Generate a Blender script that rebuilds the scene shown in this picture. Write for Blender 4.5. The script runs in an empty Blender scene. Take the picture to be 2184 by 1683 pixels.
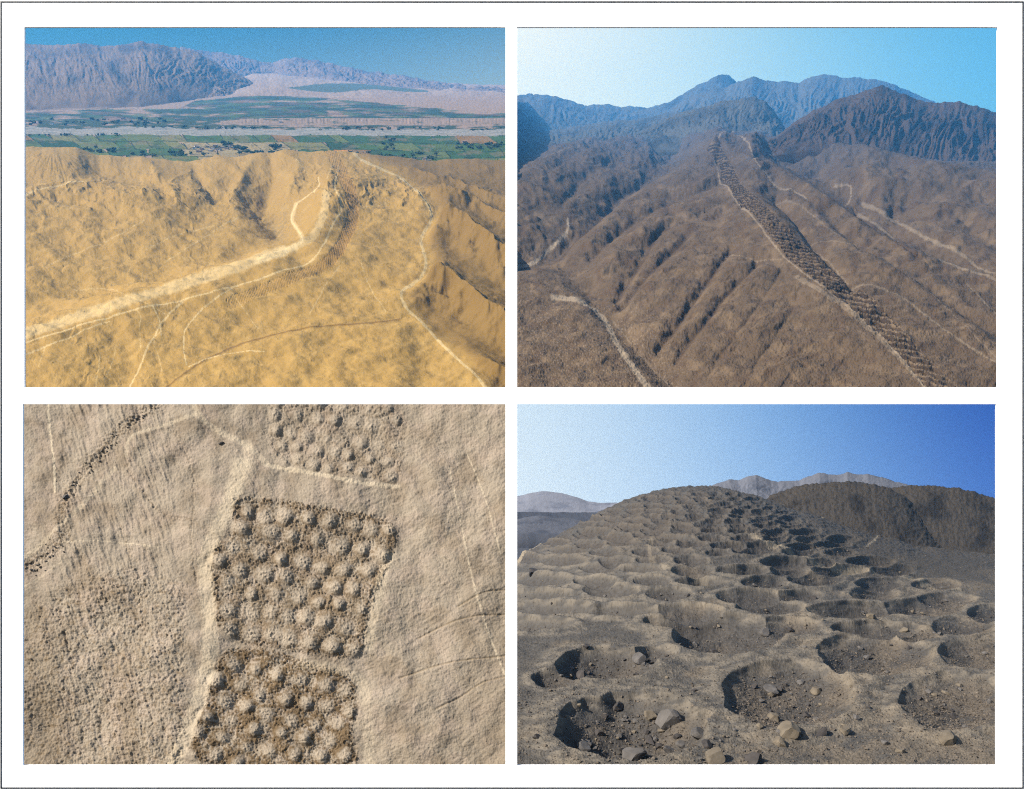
import bpy, math, random
import numpy as np

# ------------------------------------------------------------------ camera, sky, sun, exposure
scene = bpy.context.scene
C = scene.collection
F, CU, CV = 1560.0, 1092.0, 841.5          # focal length and centre of the layout grid (2184 x 1683 units)
cam_d = bpy.data.cameras.new("camera")
cam = bpy.data.objects.new("camera", cam_d)
C.objects.link(cam)
cam.location = (0, 0, 0)
cam.rotation_euler = (math.radians(90), 0, 0)
cam_d.sensor_fit = 'HORIZONTAL'
cam_d.sensor_width = 36.0
cam_d.lens = 36.0 * F / 2184.0
cam_d.clip_start = 1.0
cam_d.clip_end = 200000.0
scene.camera = cam

SUN = np.array([-0.74, -0.27, 0.62]); SUN = SUN / np.linalg.norm(SUN)
world = bpy.data.worlds.new("World")
scene.world = world
world.use_nodes = True
wn = world.node_tree.nodes; wl = world.node_tree.links
wn.clear()
wo = wn.new("ShaderNodeOutputWorld"); wb = wn.new("ShaderNodeBackground"); ws = wn.new("ShaderNodeTexSky")
ws.sky_type = 'NISHITA'; ws.sun_disc = False
ws.sun_elevation = math.asin(SUN[2]); ws.sun_rotation = math.atan2(SUN[0], SUN[1])
ws.dust_density = 2.0; ws.air_density = 1.0
wb.inputs['Strength'].default_value = 0.10
wl.new(ws.outputs[0], wb.inputs[0]); wl.new(wb.outputs[0], wo.inputs[0])

sl = bpy.data.lights.new("sun", 'SUN'); sl.energy = 5.0; sl.angle = math.radians(0.5); sl.color = (1.0, 0.955, 0.88)
so = bpy.data.objects.new("sun", sl); C.objects.link(so)
from mathutils import Vector
so.rotation_euler = Vector(SUN.tolist()).to_track_quat('Z', 'Y').to_euler()

scene.view_settings.view_transform = 'Standard'
scene.view_settings.look = 'None'
scene.view_settings.gamma = 1.0
scene.view_settings.use_curve_mapping = False
EXPO = 1.25
scene.view_settings.exposure = EXPO
scene.render.engine = 'CYCLES'
scene.cycles.max_bounces = 5
scene.cycles.volume_bounces = 1
scene.cycles.use_denoising = False
scene.cycles.use_adaptive_sampling = False
scene.cycles.filter_width = 1.1

random.seed(7)
HAZE = 1.0e-5

# ------------------------------------------------------------------ helpers
def s2l(r, g, b):
    o = []
    for c in (r, g, b):
        c = c / 255.0
        o.append(c / 12.92 if c <= 0.04045 else ((c + 0.055) / 1.055) ** 2.4)
    return tuple(o)

def prop(o, label=None, cat=None, group=None, kind=None):
    if label: o["label"] = label
    if cat: o["category"] = cat
    if group: o["group"] = group
    if kind: o["kind"] = kind
    return o

_rs = np.random.RandomState(11)
_perm = np.concatenate([_rs.permutation(512)] * 3)
_ang = _rs.rand(512) * 2 * np.pi
_gx, _gy = np.cos(_ang), np.sin(_ang)
def pn(x, y, seed=0):
    x = np.asarray(x, float) + seed * 17.31; y = np.asarray(y, float) + seed * 9.77
    xi = np.floor(x).astype(int); yi = np.floor(y).astype(int)
    xf = x - xi; yf = y - yi
    xi &= 511; yi &= 511
    def g(ix, iy, fx, fy):
        k = _perm[_perm[ix & 511] + (iy & 511)]
        return _gx[k] * fx + _gy[k] * fy
    sx = xf * xf * xf * (xf * (xf * 6 - 15) + 10); sy = yf * yf * yf * (yf * (yf * 6 - 15) + 10)
    a = g(xi, yi, xf, yf); b = g(xi + 1, yi, xf - 1, yf)
    c = g(xi, yi + 1, xf, yf - 1); d = g(xi + 1, yi + 1, xf - 1, yf - 1)
    return ((a + (b - a) * sx) * (1 - sy) + (c + (d - c) * sx) * sy) * 1.5
def fbm(x, y, octv=5, seed=0, gain=0.5):
    s = 0; a = 1.0; f = 1.0
    for k in range(octv):
        s = s + a * pn(x * f, y * f, seed + k * 3); a *= gain; f *= 2.03
    return s
def ridged(x, y, octv=4, seed=0, gain=0.5):
    s = 0; a = 1.0; f = 1.0
    for k in range(octv):
        s = s + a * (1 - 2 * np.abs(pn(x * f, y * f, seed + k * 5))); a *= gain; f *= 2.07
    return s
def sstep(a, b, x):
    t = np.clip((x - a) / (b - a), 0, 1)
    return t * t * (3 - 2 * t)

def pline(u, v, pts, sv=1.0):
    """distance, side (+ right of the travel direction on the picture) and arc length to a polyline"""
    best = np.full(u.shape, 1e18); side = np.zeros(u.shape); arc = np.zeros(u.shape); acc = 0.0
    for (x0, y0), (x1, y1) in zip(pts[:-1], pts[1:]):
        dx, dy = x1 - x0, (y1 - y0) * sv
        L2 = dx * dx + dy * dy + 1e-9
        px = u - x0; py = (v - y0) * sv
        t = np.clip((px * dx + py * dy) / L2, 0, 1)
        ex = px - t * dx; ey = py - t * dy
        d2 = ex * ex + ey * ey
        m = d2 < best
        best = np.where(m, d2, best)
        side = np.where(m, np.sign(dx * py - dy * px), side)
        arc = np.where(m, acc + t * math.sqrt(L2), arc)
        acc += math.sqrt(L2)
    return np.sqrt(best), side, arc
def smooth_pts(pts, it=2):
    for _ in range(it):
        q = [pts[0]]
        for a, b in zip(pts[:-1], pts[1:]):
            q.append((a[0] * .75 + b[0] * .25, a[1] * .75 + b[1] * .25))
            q.append((a[0] * .25 + b[0] * .75, a[1] * .25 + b[1] * .75))
        q.append(pts[-1]); pts = q
    return pts
def inside(u, v, poly):
    r = np.zeros(u.shape, bool)
    n = len(poly)
    for i in range(n):
        x0, y0 = poly[i]; x1, y1 = poly[(i + 1) % n]
        if y0 == y1: continue
        c = ((y0 > v) != (y1 > v)) & (u < (x1 - x0) * (v - y0) / (y1 - y0) + x0)
        r ^= c
    return r
def P(panel, pts, sm=0):
    U0 = 43.7 if panel in 'ac' else 1096.4
    V0 = 52.4 if panel in 'ab' else 856.1
    q = [(U0 + .476 * x, V0 + .476 * y) for x, y in pts]
    return smooth_pts(q, sm) if sm else q
def Pt(panel, x, y): return P(panel, [(x, y)])[0]

class Plane:
    """a tilted datum the landscape of one view stands on: n . p = -H"""
    def __init__(self, vh, H, lean=None):
        t = math.atan((CV - vh) / F) if lean is None else None
        self.n = np.array([0, -math.sin(t), math.cos(t)]) if lean is None else np.array([0, -math.cos(lean), math.sin(lean)])
        self.H = H
    def depth(self, u, v):
        return -self.H / (self.n[1] + self.n[2] * (-(v - CV) / F))
    def point(self, u, v, A=0.0):
        y = self.depth(u, v)
        h = A * y / F
        return np.stack([(u - CU) / F * y, y + self.n[1] * h, -(v - CV) / F * y + self.n[2] * h], -1)
    def lnd(self, u, v):
        """distance along the ground in units that keep noise even on the picture's rows (rows of a grid only)"""
        w = F * np.log(self.depth(u[:, 0], v[:, 0])); dv = np.diff(v[:, 0])
        sl = np.minimum(np.abs(np.diff(w) / dv), 3.2)
        w = np.concatenate([[0], -np.cumsum(sl * dv)])
        return np.repeat(w[:, None], u.shape[1], 1)

def make_mesh(name, co, quads, cols=None, mat=None, smooth=True, parent=None):
    me = bpy.data.meshes.new(name)
    n = len(co); m = len(quads); k = quads.shape[1]
    me.vertices.add(n); me.vertices.foreach_set("co", co.astype(np.float32).ravel())
    me.loops.add(m * k); me.loops.foreach_set("vertex_index", quads.astype(np.int32).ravel())
    me.polygons.add(m)
    me.polygons.foreach_set("loop_start", np.arange(0, m * k, k, dtype=np.int32))
    me.polygons.foreach_set("use_smooth", np.full(m, smooth))
    me.update(calc_edges=True)
    if cols is not None:
        at = me.color_attributes.new("albedo", 'FLOAT_COLOR', 'POINT')
        c4 = np.ones((n, 4), np.float32); c4[:, :3] = np.clip(cols, 0.003, 0.95)
        at.data.foreach_set("color", c4.ravel())
    if mat: me.materials.append(mat)
    o = bpy.data.objects.new(name, me); C.objects.link(o)
    if parent: o.parent = parent
    return o

def grid_quads(nr, nc):
    i = np.arange(nr * nc).reshape(nr, nc)
    return np.stack([i[:-1, :-1], i[1:, :-1], i[1:, 1:], i[:-1, 1:]], -1).reshape(-1, 4)

def terrain(co, cols, mat, ids=None, names=None, vmax=1e9):
    """co (nr,nc,3), cols (nr,nc,3); ids splits the one surface into differently named pieces of ground"""
    nr, nc = co.shape[:2]
    low = (CV - F * co[..., 2] / co[..., 1])[:-1, :-1].reshape(-1) > vmax      # the model stops behind the wall's cross bar
    q = grid_quads(nr, nc); co = co.reshape(-1, 3); cols = cols.reshape(-1, 3)
    out = []
    if ids is None: ids = np.zeros((nr, nc), int)
    fid = np.where(low, -1, ids[:-1, :-1].reshape(-1))
    for k, nm in names.items():
        qq = q[fid == k]
        if not len(qq): continue
        used, inv = np.unique(qq, return_inverse=True)
        o = make_mesh(nm[0], co[used], inv.reshape(-1, 4), cols[used], mat)
        prop(o, kind='structure', label=nm[1])
        out.append(o)
    return out

def ground_mat(name, bump_dist, bump_scale, rough=0.95, var=0.18, var_scale=0.02):
    m = bpy.data.materials.new(name); m.use_nodes = True
    n = m.node_tree.nodes; l = m.node_tree.links; b = n['Principled BSDF']
    at = n.new('ShaderNodeAttribute'); at.attribute_name = 'albedo'
    tc = n.new('ShaderNodeTexCoord')
    no = n.new('ShaderNodeTexNoise'); no.inputs['Scale'].default_value = var_scale; no.inputs['Detail'].default_value = 8; no.inputs['Roughness'].default_value = 0.7
    l.new(tc.outputs['Object'], no.inputs['Vector'])
    mr = n.new('ShaderNodeMapRange'); mr.inputs[1].default_value = 0.3; mr.inputs[2].default_value = 0.7
    mr.inputs[3].default_value = 1 - var; mr.inputs[4].default_value = 1 + var
    l.new(no.outputs[0], mr.inputs[0])
    mx = n.new('ShaderNodeVectorMath'); mx.operation = 'SCALE'
    l.new(at.outputs['Color'], mx.inputs[0]); l.new(mr.outputs[0], mx.inputs['Scale'])
    l.new(mx.outputs[0], b.inputs['Base Color'])
    b.inputs['Roughness'].default_value = rough
    b.inputs['Specular IOR Level'].default_value = 0.1
    n2 = n.new('ShaderNodeTexNoise'); n2.inputs['Scale'].default_value = bump_scale; n2.inputs['Detail'].default_value = 6; n2.inputs['Roughness'].default_value = 0.75
    l.new(tc.outputs['Object'], n2.inputs['Vector'])
    bp = n.new('ShaderNodeBump'); bp.inputs['Distance'].default_value = bump_dist; bp.inputs['Strength'].default_value = 0.8
    l.new(n2.outputs[0], bp.inputs['Height']); l.new(bp.outputs[0], b.inputs['Normal'])
    return m

def plain_mat(name, col, rough=0.8, scale=3.0, var=0.15):
    m = bpy.data.materials.new(name); m.use_nodes = True
    n = m.node_tree.nodes; l = m.node_tree.links; b = n['Principled BSDF']
    tc = n.new('ShaderNodeTexCoord'); no = n.new('ShaderNodeTexNoise'); no.inputs['Scale'].default_value = scale; no.inputs['Detail'].default_value = 6
    l.new(tc.outputs['Object'], no.inputs['Vector'])
    r = n.new('ShaderNodeMapRange'); r.inputs[1].default_value = 0.3; r.inputs[2].default_value = 0.7; r.inputs[3].default_value = 1 - var; r.inputs[4].default_value = 1 + var
    l.new(no.outputs[0], r.inputs[0])
    mx = n.new('ShaderNodeVectorMath'); mx.operation = 'SCALE'; mx.inputs[0].default_value = col
    l.new(r.outputs[0], mx.inputs['Scale']); l.new(mx.outputs[0], b.inputs['Base Color'])
    b.inputs['Roughness'].default_value = rough; b.inputs['Specular IOR Level'].default_value = 0.15
    return m

def add_ridge(u, v, A, pts, amp, wl, wr=None, sv=1.0, p=1.0):
    wr = wr or wl
    d, s, a = pline(u, v, pts, sv)
    w = np.where(s > 0, wr, wl)
    return A + amp / (1 + (d / w) ** 2) ** p

def mixc(cols, col, m):
    return cols * (1 - m[..., None]) + np.array(col) * m[..., None]

def mountain(name, label, plane, crest, foot, vb_foot, vb_crest, mat, col, col2, rib=9.0, rf=0.035, seed=1, du=1.5, nt=90, tail=0.25, edge=2.6, rough=1.0, shape=1.0, own_foot=False):
    """a range: crest and foot lines in layout units, standing between two depths of its datum"""
    u0, u1 = crest[0][0], crest[-1][0]
    us = np.arange(u0, u1 + du, du)
    ts = np.concatenate([[-.002, -.001], np.linspace(0, 1, nt), np.linspace(1, 1 + tail, 10)[1:]])
    T, U = np.meshgrid(ts, us, indexing='ij')
    vc = np.interp(us, [p[0] for p in crest], [p[1] for p in crest]) + fbm(us * .03, us * 0 + .5, 5, seed) * edge
    vf = np.interp(us, [p[0] for p in foot], [p[1] for p in foot])
    vbf = (np.maximum(vf, vb_crest + 1.5) if not own_foot else vf * 0 + vb_foot)[None, :] + np.zeros(U.shape)      # the foot sits on the datum
    vb = vbf + (vb_crest - vbf) * T
    tt = np.clip(T, 0, 1)
    vimg = vf + (vc - vf) * (tt ** shape)
    wob = fbm(U * .012, T * 1.6, 3, seed + 2) * 26
    r1 = ridged((U + wob * 1.5 + T * 26) * rf, T * 1.2, 4, seed + 4, .55)
    r2 = ridged((U - wob * 1.2 - T * 36) * rf * 2.4, T * 2.4, 4, seed + 9, .55)
    env = np.clip(tt * 2.2, 0, 1) * np.clip((1 - tt) * 3.5, 0.10, 1)
    A = (vb - vimg) / plane.n[2] + (r1 * .5 + r2 * .45 - .8) * rib * env + rough * (fbm(U * .09, vimg * .12, 4, seed + 30, .6) + .5 * fbm(U * .3, vimg * .4, 2, seed + 31, .6)) * np.clip(tt * 4, 0, 1)
    A = A - np.maximum(T - 1, 0) / tail * (30 + 2 * (vf - vc).mean() * .5)
    A = A - (T < -.0015) * 30
    co = plane.point(U, vb, A)
    m = sstep(-.2, .9, fbm(U * .02, T * 3, 5, seed + 20))
    cols = mixc(np.ones(U.shape + (3,)) * np.array(col), col2, m)
    return terrain(co, cols, mat, None, {0: (name, label)})

# ------------------------------------------------------------------ the white wall with its four openings
WY = 100.0
def wx(u): return (u - CU) / F * WY
def wz(v): return -(v - CV) / F * WY
def box_mesh(bxs):
    co = []; q = []
    for (x0, x1, y0, y1, z0, z1) in bxs:
        b = len(co)
        co += [(x0, y0, z0), (x1, y0, z0), (x1, y1, z0), (x0, y1, z0), (x0, y0, z1), (x1, y0, z1), (x1, y1, z1), (x0, y1, z1)]
        q += [[b + i for i in f] for f in ((0, 3, 2, 1), (4, 5, 6, 7), (0, 1, 5, 4), (1, 2, 6, 5), (2, 3, 7, 6), (3, 0, 4, 7))]
    return np.array(co, float), np.array(q)
OPEN = [(52, 1078, 58, 826), (1103, 2128, 58, 826), (49, 1078, 862, 1633), (1103, 2125, 862, 1633)]
mat_wall = plain_mat("white_plaster", (0.93, 0.93, 0.92), 0.9, 0.5, 0.004)
mat_trim = plain_mat("black_paint", (0.006, 0.006, 0.006), 0.5, 0.5, 0.0)
ue = sorted({-70, 2254} | {o[0] for o in OPEN} | {o[1] for o in OPEN})
ve = sorted({-70, 1753} | {o[2] for o in OPEN} | {o[3] for o in OPEN})
def solid(u, v): return not any(o[0] < u < o[1] and o[2] < v < o[3] for o in OPEN)
TH = 0.25
idx = {}; wco = []; wq = []
def wv(u, v, back):
    k = (u, v, back)
    if k not in idx:
        idx[k] = len(wco); wco.append((wx(u), WY + (TH if back else 0), wz(v)))
    return idx[k]
def cell(i, j): return 0 <= i < len(ue) - 1 and 0 <= j < len(ve) - 1 and solid((ue[i] + ue[i + 1]) / 2, (ve[j] + ve[j + 1]) / 2)
for i in range(len(ue) - 1):
    for j in range(len(ve) - 1):
        if not cell(i, j): continue
        a, b, c, d = ue[i], ue[i + 1], ve[j], ve[j + 1]
        wq.append([wv(a, d, 0), wv(b, d, 0), wv(b, c, 0), wv(a, c, 0)])
        wq.append([wv(a, c, 1), wv(b, c, 1), wv(b, d, 1), wv(a, d, 1)])
        if not cell(i - 1, j): wq.append([wv(a, c, 0), wv(a, c, 1), wv(a, d, 1), wv(a, d, 0)])
        if not cell(i + 1, j): wq.append([wv(b, d, 0), wv(b, d, 1), wv(b, c, 1), wv(b, c, 0)])
        if not cell(i, j - 1): wq.append([wv(a, c, 0), wv(b, c, 0), wv(b, c, 1), wv(a, c, 1)])
        if not cell(i, j + 1): wq.append([wv(a, d, 0), wv(a, d, 1), wv(b, d, 1), wv(b, d, 0)])
wall = make_mesh("wall", np.array(wco), np.array(wq), None, mat_wall, smooth=False)
prop(wall, "plain white wall with four rectangular openings onto desert views", "wall", kind='structure')
t = 2.6
tb = []
for (a, b, c, d) in ((1, 2183, 3, 3 + t), (1, 2183, 1680 - t + 2, 1682), (1, 1 + t, 3 + t, 1682 - t), (2183 - t, 2183, 3 + t, 1682 - t)):
    tb.append((wx(a), wx(b), WY - 0.03, WY - 0.002, wz(d), wz(c)))
co, q = box_mesh(tb)
trim = make_mesh("wall_trim", co, q, None, mat_trim, smooth=False, parent=wall)

# ------------------------------------------------------------------ skies behind the far ranges
def sky_sheet(label, u0, u1, v0, v1, top, bottom, air, y=62000.0):
    """top/bottom: lists of (position 0..1, colour) across the sheet"""
    m = bpy.data.materials.new("sky_air"); m.use_nodes = True
    n = m.node_tree.nodes; l = m.node_tree.links; n.clear()
    out = n.new('ShaderNodeOutputMaterial'); em = n.new('ShaderNodeEmission')
    tc = n.new('ShaderNodeTexCoord'); sp = n.new('ShaderNodeSeparateXYZ'); l.new(tc.outputs['Generated'], sp.inputs[0])
    rr = []
    for st in (top, bottom):
        r = n.new('ShaderNodeValToRGB'); r.color_ramp.interpolation = 'B_SPLINE' if len(st) > 2 else 'EASE'
        while len(r.color_ramp.elements) < len(st): r.color_ramp.elements.new(0.5)
        for e, (p, c) in zip(r.color_ramp.elements, st):
            e.position = p; e.color = (*[max(0.0, (x - q) / 0.62 / 2) for x, q in zip(s2l(*c), air)], 1)
        l.new(sp.outputs['X'], r.inputs[0]); rr.append(r)
    mx = n.new('ShaderNodeMix'); mx.data_type = 'RGBA'
    l.new(sp.outputs['Z'], mx.inputs[0]); l.new(rr[1].outputs[0], mx.inputs[6]); l.new(rr[0].outputs[0], mx.inputs[7])
    l.new(mx.outputs[2], em.inputs[0]); em.inputs[1].default_value = 2.0 / (2 ** EXPO)
    l.new(em.outputs[0], out.inputs[0])
    nu, nv = 24, 8
    V, U = np.meshgrid(np.linspace(v1, v0, nv), np.linspace(u0, u1, nu), indexing='ij')
    Y = y + 2500 * ((U - U.mean()) / (u1 - u0) * 2) ** 2 * -1
    co = np.stack([(U - CU) / F * Y, Y, -(V - CV) / F * Y], -1)
    o = make_mesh("sky", co.reshape(-1, 3), grid_quads(nv, nu), None, m)
    return prop(o, label=label, kind='structure')
AIR_HIGH, AIR_LOW = (0.075, 0.22, 0.48), (0.02, 0.09, 0.176)      # light the haze adds on the way to the sheets
sky_sheet("deep blue clear sky over the far pink mountains", 12, 1088, 20, 320,
          [(0, (60, 155, 205)), (.5, (40, 145, 200)), (1, (60, 145, 195))], [(0, (120, 170, 205)), (.5, (150, 182, 205)), (1, (190, 205, 210))], AIR_HIGH)
sky_sheet("pale sky glowing white at left over the blue mountain", 1093, 2180, 20, 380,
          [(0, (255, 255, 255)), (.5, (150, 208, 238)), (1, (90, 172, 224))], [(0, (235, 250, 255)), (.5, (200, 235, 250)), (1, (100, 190, 230))], AIR_HIGH)
sky_sheet("sky fading from white at left to deep blue at right", 1093, 2180, 852, 1240,
          [(0, (225, 245, 255)), (.5, (120, 185, 240)), (1, (20, 70, 180))], [(0, (240, 252, 255)), (.5, (170, 215, 250)), (1, (70, 130, 215))], AIR_LOW)

# ------------------------------------------------------------------ VIEW A: yellow desert ridge above a green river valley
gm_far = ground_mat("bare_rock_far", 20.0, 0.004, var=0.15, var_scale=0.0015)
gm_a = ground_mat("yellow_sand", 1.2, 0.08, var=0.06, var_scale=0.05)
plA = Plane(165, 1100)
us = np.arange(30, 1091, 1.35); vs = np.concatenate([np.arange(334, 420, .7), np.arange(420, 912, 1.15)])
U, V = np.meshgrid(us, vs)
W = plA.lnd(U, V)
n_lo = fbm(U * .008, W * .008, 4, 1); n_mid = fbm(U * .03, W * .03, 4, 2); n_hi = fbm(U * .22, W * .16, 4, 3, .6)
A = 9 * n_lo
def lift(pts, a): return [(x, y + a) for x, y in pts]
crest = lift(P('a', [(-60, 1450), (200, 1350), (400, 1275), (600, 1230), (900, 1130), (1100, 1070), (1250, 1010), (1330, 950), (1370, 860), (1390, 780), (1400, 690), (1380, 600)], 1), 32)
A = add_ridge(U, V, A, crest, 46, 52, 95)
valley = P('a', [(-60, 1290), (250, 1180), (600, 1080), (900, 1010), (1130, 930), (1180, 850), (1120, 760), (1040, 660)], 1)
A = add_ridge(U, V, A, valley, -34, 60, 40)
k = sstep(440, 345, V)
vt = np.interp(us, [30, 120, 170, 215, 300, 370, 430, 500, 560, 600, 680, 760, 870, 930, 960, 1091],
               [317, 318, 321, 333, 338, 345, 341, 335, 327, 328, 334, 336, 341, 340, 337, 338]) + fbm(us * .02, us * 0, 4, 6) * 1.6
rise = (350 - vt[None, :]) / plA.n[2] * sstep(410, 350, V)
A0 = A * (1 - .78 * k) + rise
VB = V; V = V - A0 * plA.n[2]              # from here on V is the height at which each spot of the big forms shows
wg1, wg2 = fbm(U * .018, V * .03, 4, 81), fbm(U * .018, V * .03, 4, 82)
# mound at left with a dark outer lip
m1 = P('a', [(-40, 810), (150, 760), (350, 735), (500, 760), (600, 790)], 1)
A = add_ridge(U, V, A, m1, 22, 12, 50)
# settlement hill
hill = np.exp(-(((U - 115) / 75) ** 2 + ((V - 352) / 26) ** 2) ** 1.2)
A += hill * 22
rr_ = np.hypot(U - 125, (V - 322) * 1.7); th = np.arctan2((V - 322) * 1.7, U - 125)
A -= np.maximum(0, -ridged(th * 6, rr_ * .012, 3, 8)) * 0 + sstep(20, 50, rr_) * sstep(150, 80, rr_) * 2.2 * ridged(th * 7.0, rr_ * .012, 3, 8)
# gully edge on the right: bright lip, then the ground falls away from the sun
E = P('a', [(1480, 560), (1530, 620), (1700, 690), (1760, 740), (1830, 820), (1850, 880), (1790, 960), (1800, 1010), (1825, 1090), (1780, 1160), (1700, 1200), (1720, 1270), (1800, 1340), (1900, 1450), (2000, 1540), (2110, 1660)], 1)
dE, sE, aE = pline(U, V, E)
rightE = (sE < 0)
A += np.where(rightE, -34 * (1 - np.exp(-(dE / 46) ** 1.55)) + 3 * np.exp(-(dE / 16) ** 2), 3 * np.exp(-(dE / 30) ** 2))
for pts, amp, wa, wb_ in (
        ([(1840, 930), (1920, 910), (2020, 960), (2100, 1020), (2250, 1120)], 26, 18, 16),
        ([(1760, 1190), (1860, 1160), (1960, 1210), (2080, 1300), (2250, 1440)], 28, 24, 17),
        ([(1790, 760), (1950, 790), (2080, 840), (2250, 900)], 14, 12, 10),
        ([(1530, 620), (1700, 650), (1900, 690), (2200, 790)], 10, 10, 7),
        ([(1500, 600), (1800, 590), (2200, 640)], 5, 12, 6),
        ([(1990, 1500), (2080, 1530), (2250, 1600)], 14, 20, 14)):
    q = P('a', pts, 1); d, s, _ = pline(U + 7 * wg1, V + 7 * wg2, q)
    w_ = np.where(s > 0, wb_ * 1.1, wa * 1.7)
    A += 2.7 * amp * np.exp(-(d + 1) / w_ * .8) * np.where(rightE, sstep(0, 45, dE), 0)
# fore mound at the bottom
fm = P('a', [(560, 1700), (760, 1560), (880, 1480), (1050, 1420), (1250, 1370), (1500, 1350), (1700, 1325)], 1)
dF, sF, aF = pline(U, V, fm)
below = sF > 0
A += np.where(below, 12 * (1 - np.exp(-dF / 20)), 0) * sstep(900, 840, U)
A += 2.0 * np.exp(-(dF / 4) ** 2)
# spurs on the far side, running down to the valley
for pts, amp, w1 in (([(560, 620), (640, 700), (700, 790)], 8, 16), ([(760, 600), (790, 680), (880, 770)], -8, 14), ([(900, 600), (980, 700), (1000, 760)], 9, 16),
                     ([(1060, 590), (1000, 690), (960, 760)], 6, 12), ([(1200, 590), (1260, 640), (1210, 760)], 8, 14), ([(1120, 620), (1130, 700), (1080, 780)], -9, 14),
                     ([(330, 640), (480, 690), (640, 720)], -8, 14), ([(1450, 640), (1500, 740), (1500, 860), (1440, 1000)], -3, 30), ([(980, 740), (1060, 830), (1130, 900)], -8, 20)):
    A = add_ridge(U + 7 * wg1, V + 5 * wg2, A, P('a', pts, 1), amp * 2.7, w1)
# erosion ribs running down from the crest
dC, sC, aC = pline(U, V, crest)
ribs = ridged(aC * .022 + dC * .008 + .5 * wg1, dC * .007 + .3 * wg2, 4, 30)
A += np.where(sC > 0, 1.0, .8) * .8 * ribs * sstep(22, 90, dC) * np.where(rightE, .4, 1)
A += ridged((U + V * .5) * .03 + wg1, (V - .3 * U) * .014, 4, 40) * .8 * sstep(560, 420, U) * sstep(380, 470, V)
A += 1.1 * fbm(U * .010, W * .008, 3, 43) * 3.6 + .3 * n_mid + .2 * n_hi + .28 * pn(U * .4, V * .45, 42) + .22 * fbm(U * .06, W * .05, 4, 41)
A += ridged(U * .02 + .5 * wg1, W * .014, 5, 77) * 4.2 * sstep(500, 410, V) * np.where(rightE, .5, 1)
# far edge of the hills against the valley
A = A * (1 - .78 * k) + rise
A -= np.maximum(0, 350 - VB) * 5
base = np.array(s2l(206, 164, 88)) * .345
cols = np.ones(U.shape + (3,)) * base
cols = mixc(cols, np.array(s2l(172, 132, 68)) * .34, sstep(-.2, .7, fbm((U * .9 - V * .43) * .03, (U * .43 + V * .9) * .008, 6, 50)) * .10)
cols = mixc(cols, np.array(s2l(222, 184, 112)) * .39, sstep(.0, .8, fbm(U * .035, W * .02, 5, 55)) * .22)
cols = mixc(cols, np.array(s2l(120, 92, 46)) * .4, np.where(rightE, sstep(0, 30, dE) * .68, 0))  # shade on the slopes past the gully edge, painted as darker soil
cols = mixc(cols, np.array(s2l(120, 105, 75)) * .6, np.exp(-(((U - 590) / 42) ** 2 + ((V - 485) / 52) ** 2)) * .5 * sstep(-.4, .4, fbm(U * .12, W * .12, 4, 51)))  # shaded slope left of the ridge painted darker, mottled with greyish stones
cols = mixc(cols, np.array(s2l(120, 85, 40)) * .4, np.exp(-(dF / 2.5) ** 2) * .7)
ids = np.zeros(U.shape, int)
def trail(pts, w, col, s, pid=None, sm=2, panel='a', jit=.35):
    global cols, ids, A
    d, _, a = pline(U, V, P(panel, pts, sm))
    w_ = w * (1 + jit * fbm(a * .05, a * 0, 3, 9))
    m = sstep(w_ * 1.25, w_ * .55, d + 1.1 * n_hi)
    cols = mixc(cols, col, m * s)
    if pid is not None: ids[d < w_] = pid
pale = np.array(s2l(243, 216, 160)) * .47
trail([(-60, 1430), (200, 1335), (400, 1275), (600, 1215), (750, 1170), (900, 1120), (1050, 1060), (1180, 1020)], 13, pale, .36, 1, jit=.25)
trail([(1080, 1060), (1200, 1018), (1290, 980), (1330, 940), (1370, 860), (1380, 780)], 9, pale, .3, 1, jit=.3)
trail([(1200, 1018), (1280, 980), (1255, 925), (1205, 872), (1232, 820)], 5, pale, .35, 1, jit=.3)
for pts, w in (([(20, 1440), (420, 1310), (620, 1270), (900, 1205), (1050, 1150), (1200, 1110), (1330, 1050), (1380, 960), (1400, 910), (1450, 830), (1440, 790), (1410, 740), (1430, 640)], 2.0),
               ([(1275, 970), (1250, 920), (1200, 870), (1230, 820), (1280, 790), (1350, 740), (1340, 700)], 1.8),
               ([(490, 1640), (560, 1500), (620, 1390), (640, 1340), (700, 1280), (740, 1250)], 2.2), ([(750, 1530), (735, 1430), (750, 1350), (850, 1260), (960, 1190)], 1.8),
               ([(640, 1400), (640, 1330), (610, 1270)], 1.5), ([(550, 1460), (545, 1380), (560, 1310), (540, 1290)], 1.3), ([(760, 1540), (850, 1500), (960, 1480), (1100, 1490)], 1.6), ([(20, 1490), (80, 1470), (200, 1420), (420, 1330)], 1.6),
               ([(100, 1540), (130, 1450)], 1.3), ([(345, 1640), (370, 1480)], 1.3), ([(640, 1070), (800, 970), (900, 900), (980, 860)], 1.2), ([(640, 1380), (600, 1420), (630, 1500), (640, 1560)], 1.1),
               ([(380, 1600), (430, 1500), (440, 1440)], 1.1), ([(1070, 1370), (960, 1210)], 1.1), ([(1300, 1300), (1400, 1120), (1450, 1060)], 1.1), ([(1530, 1060), (1560, 1180), (1640, 1290)], .9),
               ([(1380, 700), (1420, 600)], 1.1), ([(1460, 840), (1640, 800)], .9), ([(880, 900), (700, 950), (560, 1020)], .8), ([(120, 1080), (300, 1010), (560, 900)], .8),
               ([(660, 1300), (560, 1250), (400, 1180), (230, 1190)], .9), ([(1240, 620), (1290, 690)], 1.0), ([(20, 820), (160, 765), (330, 735)], 1.5)):
    trail(pts, w * .85, pale, .45 if w > 1.4 else .28, 1 if w >= 1.8 else None)
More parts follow.
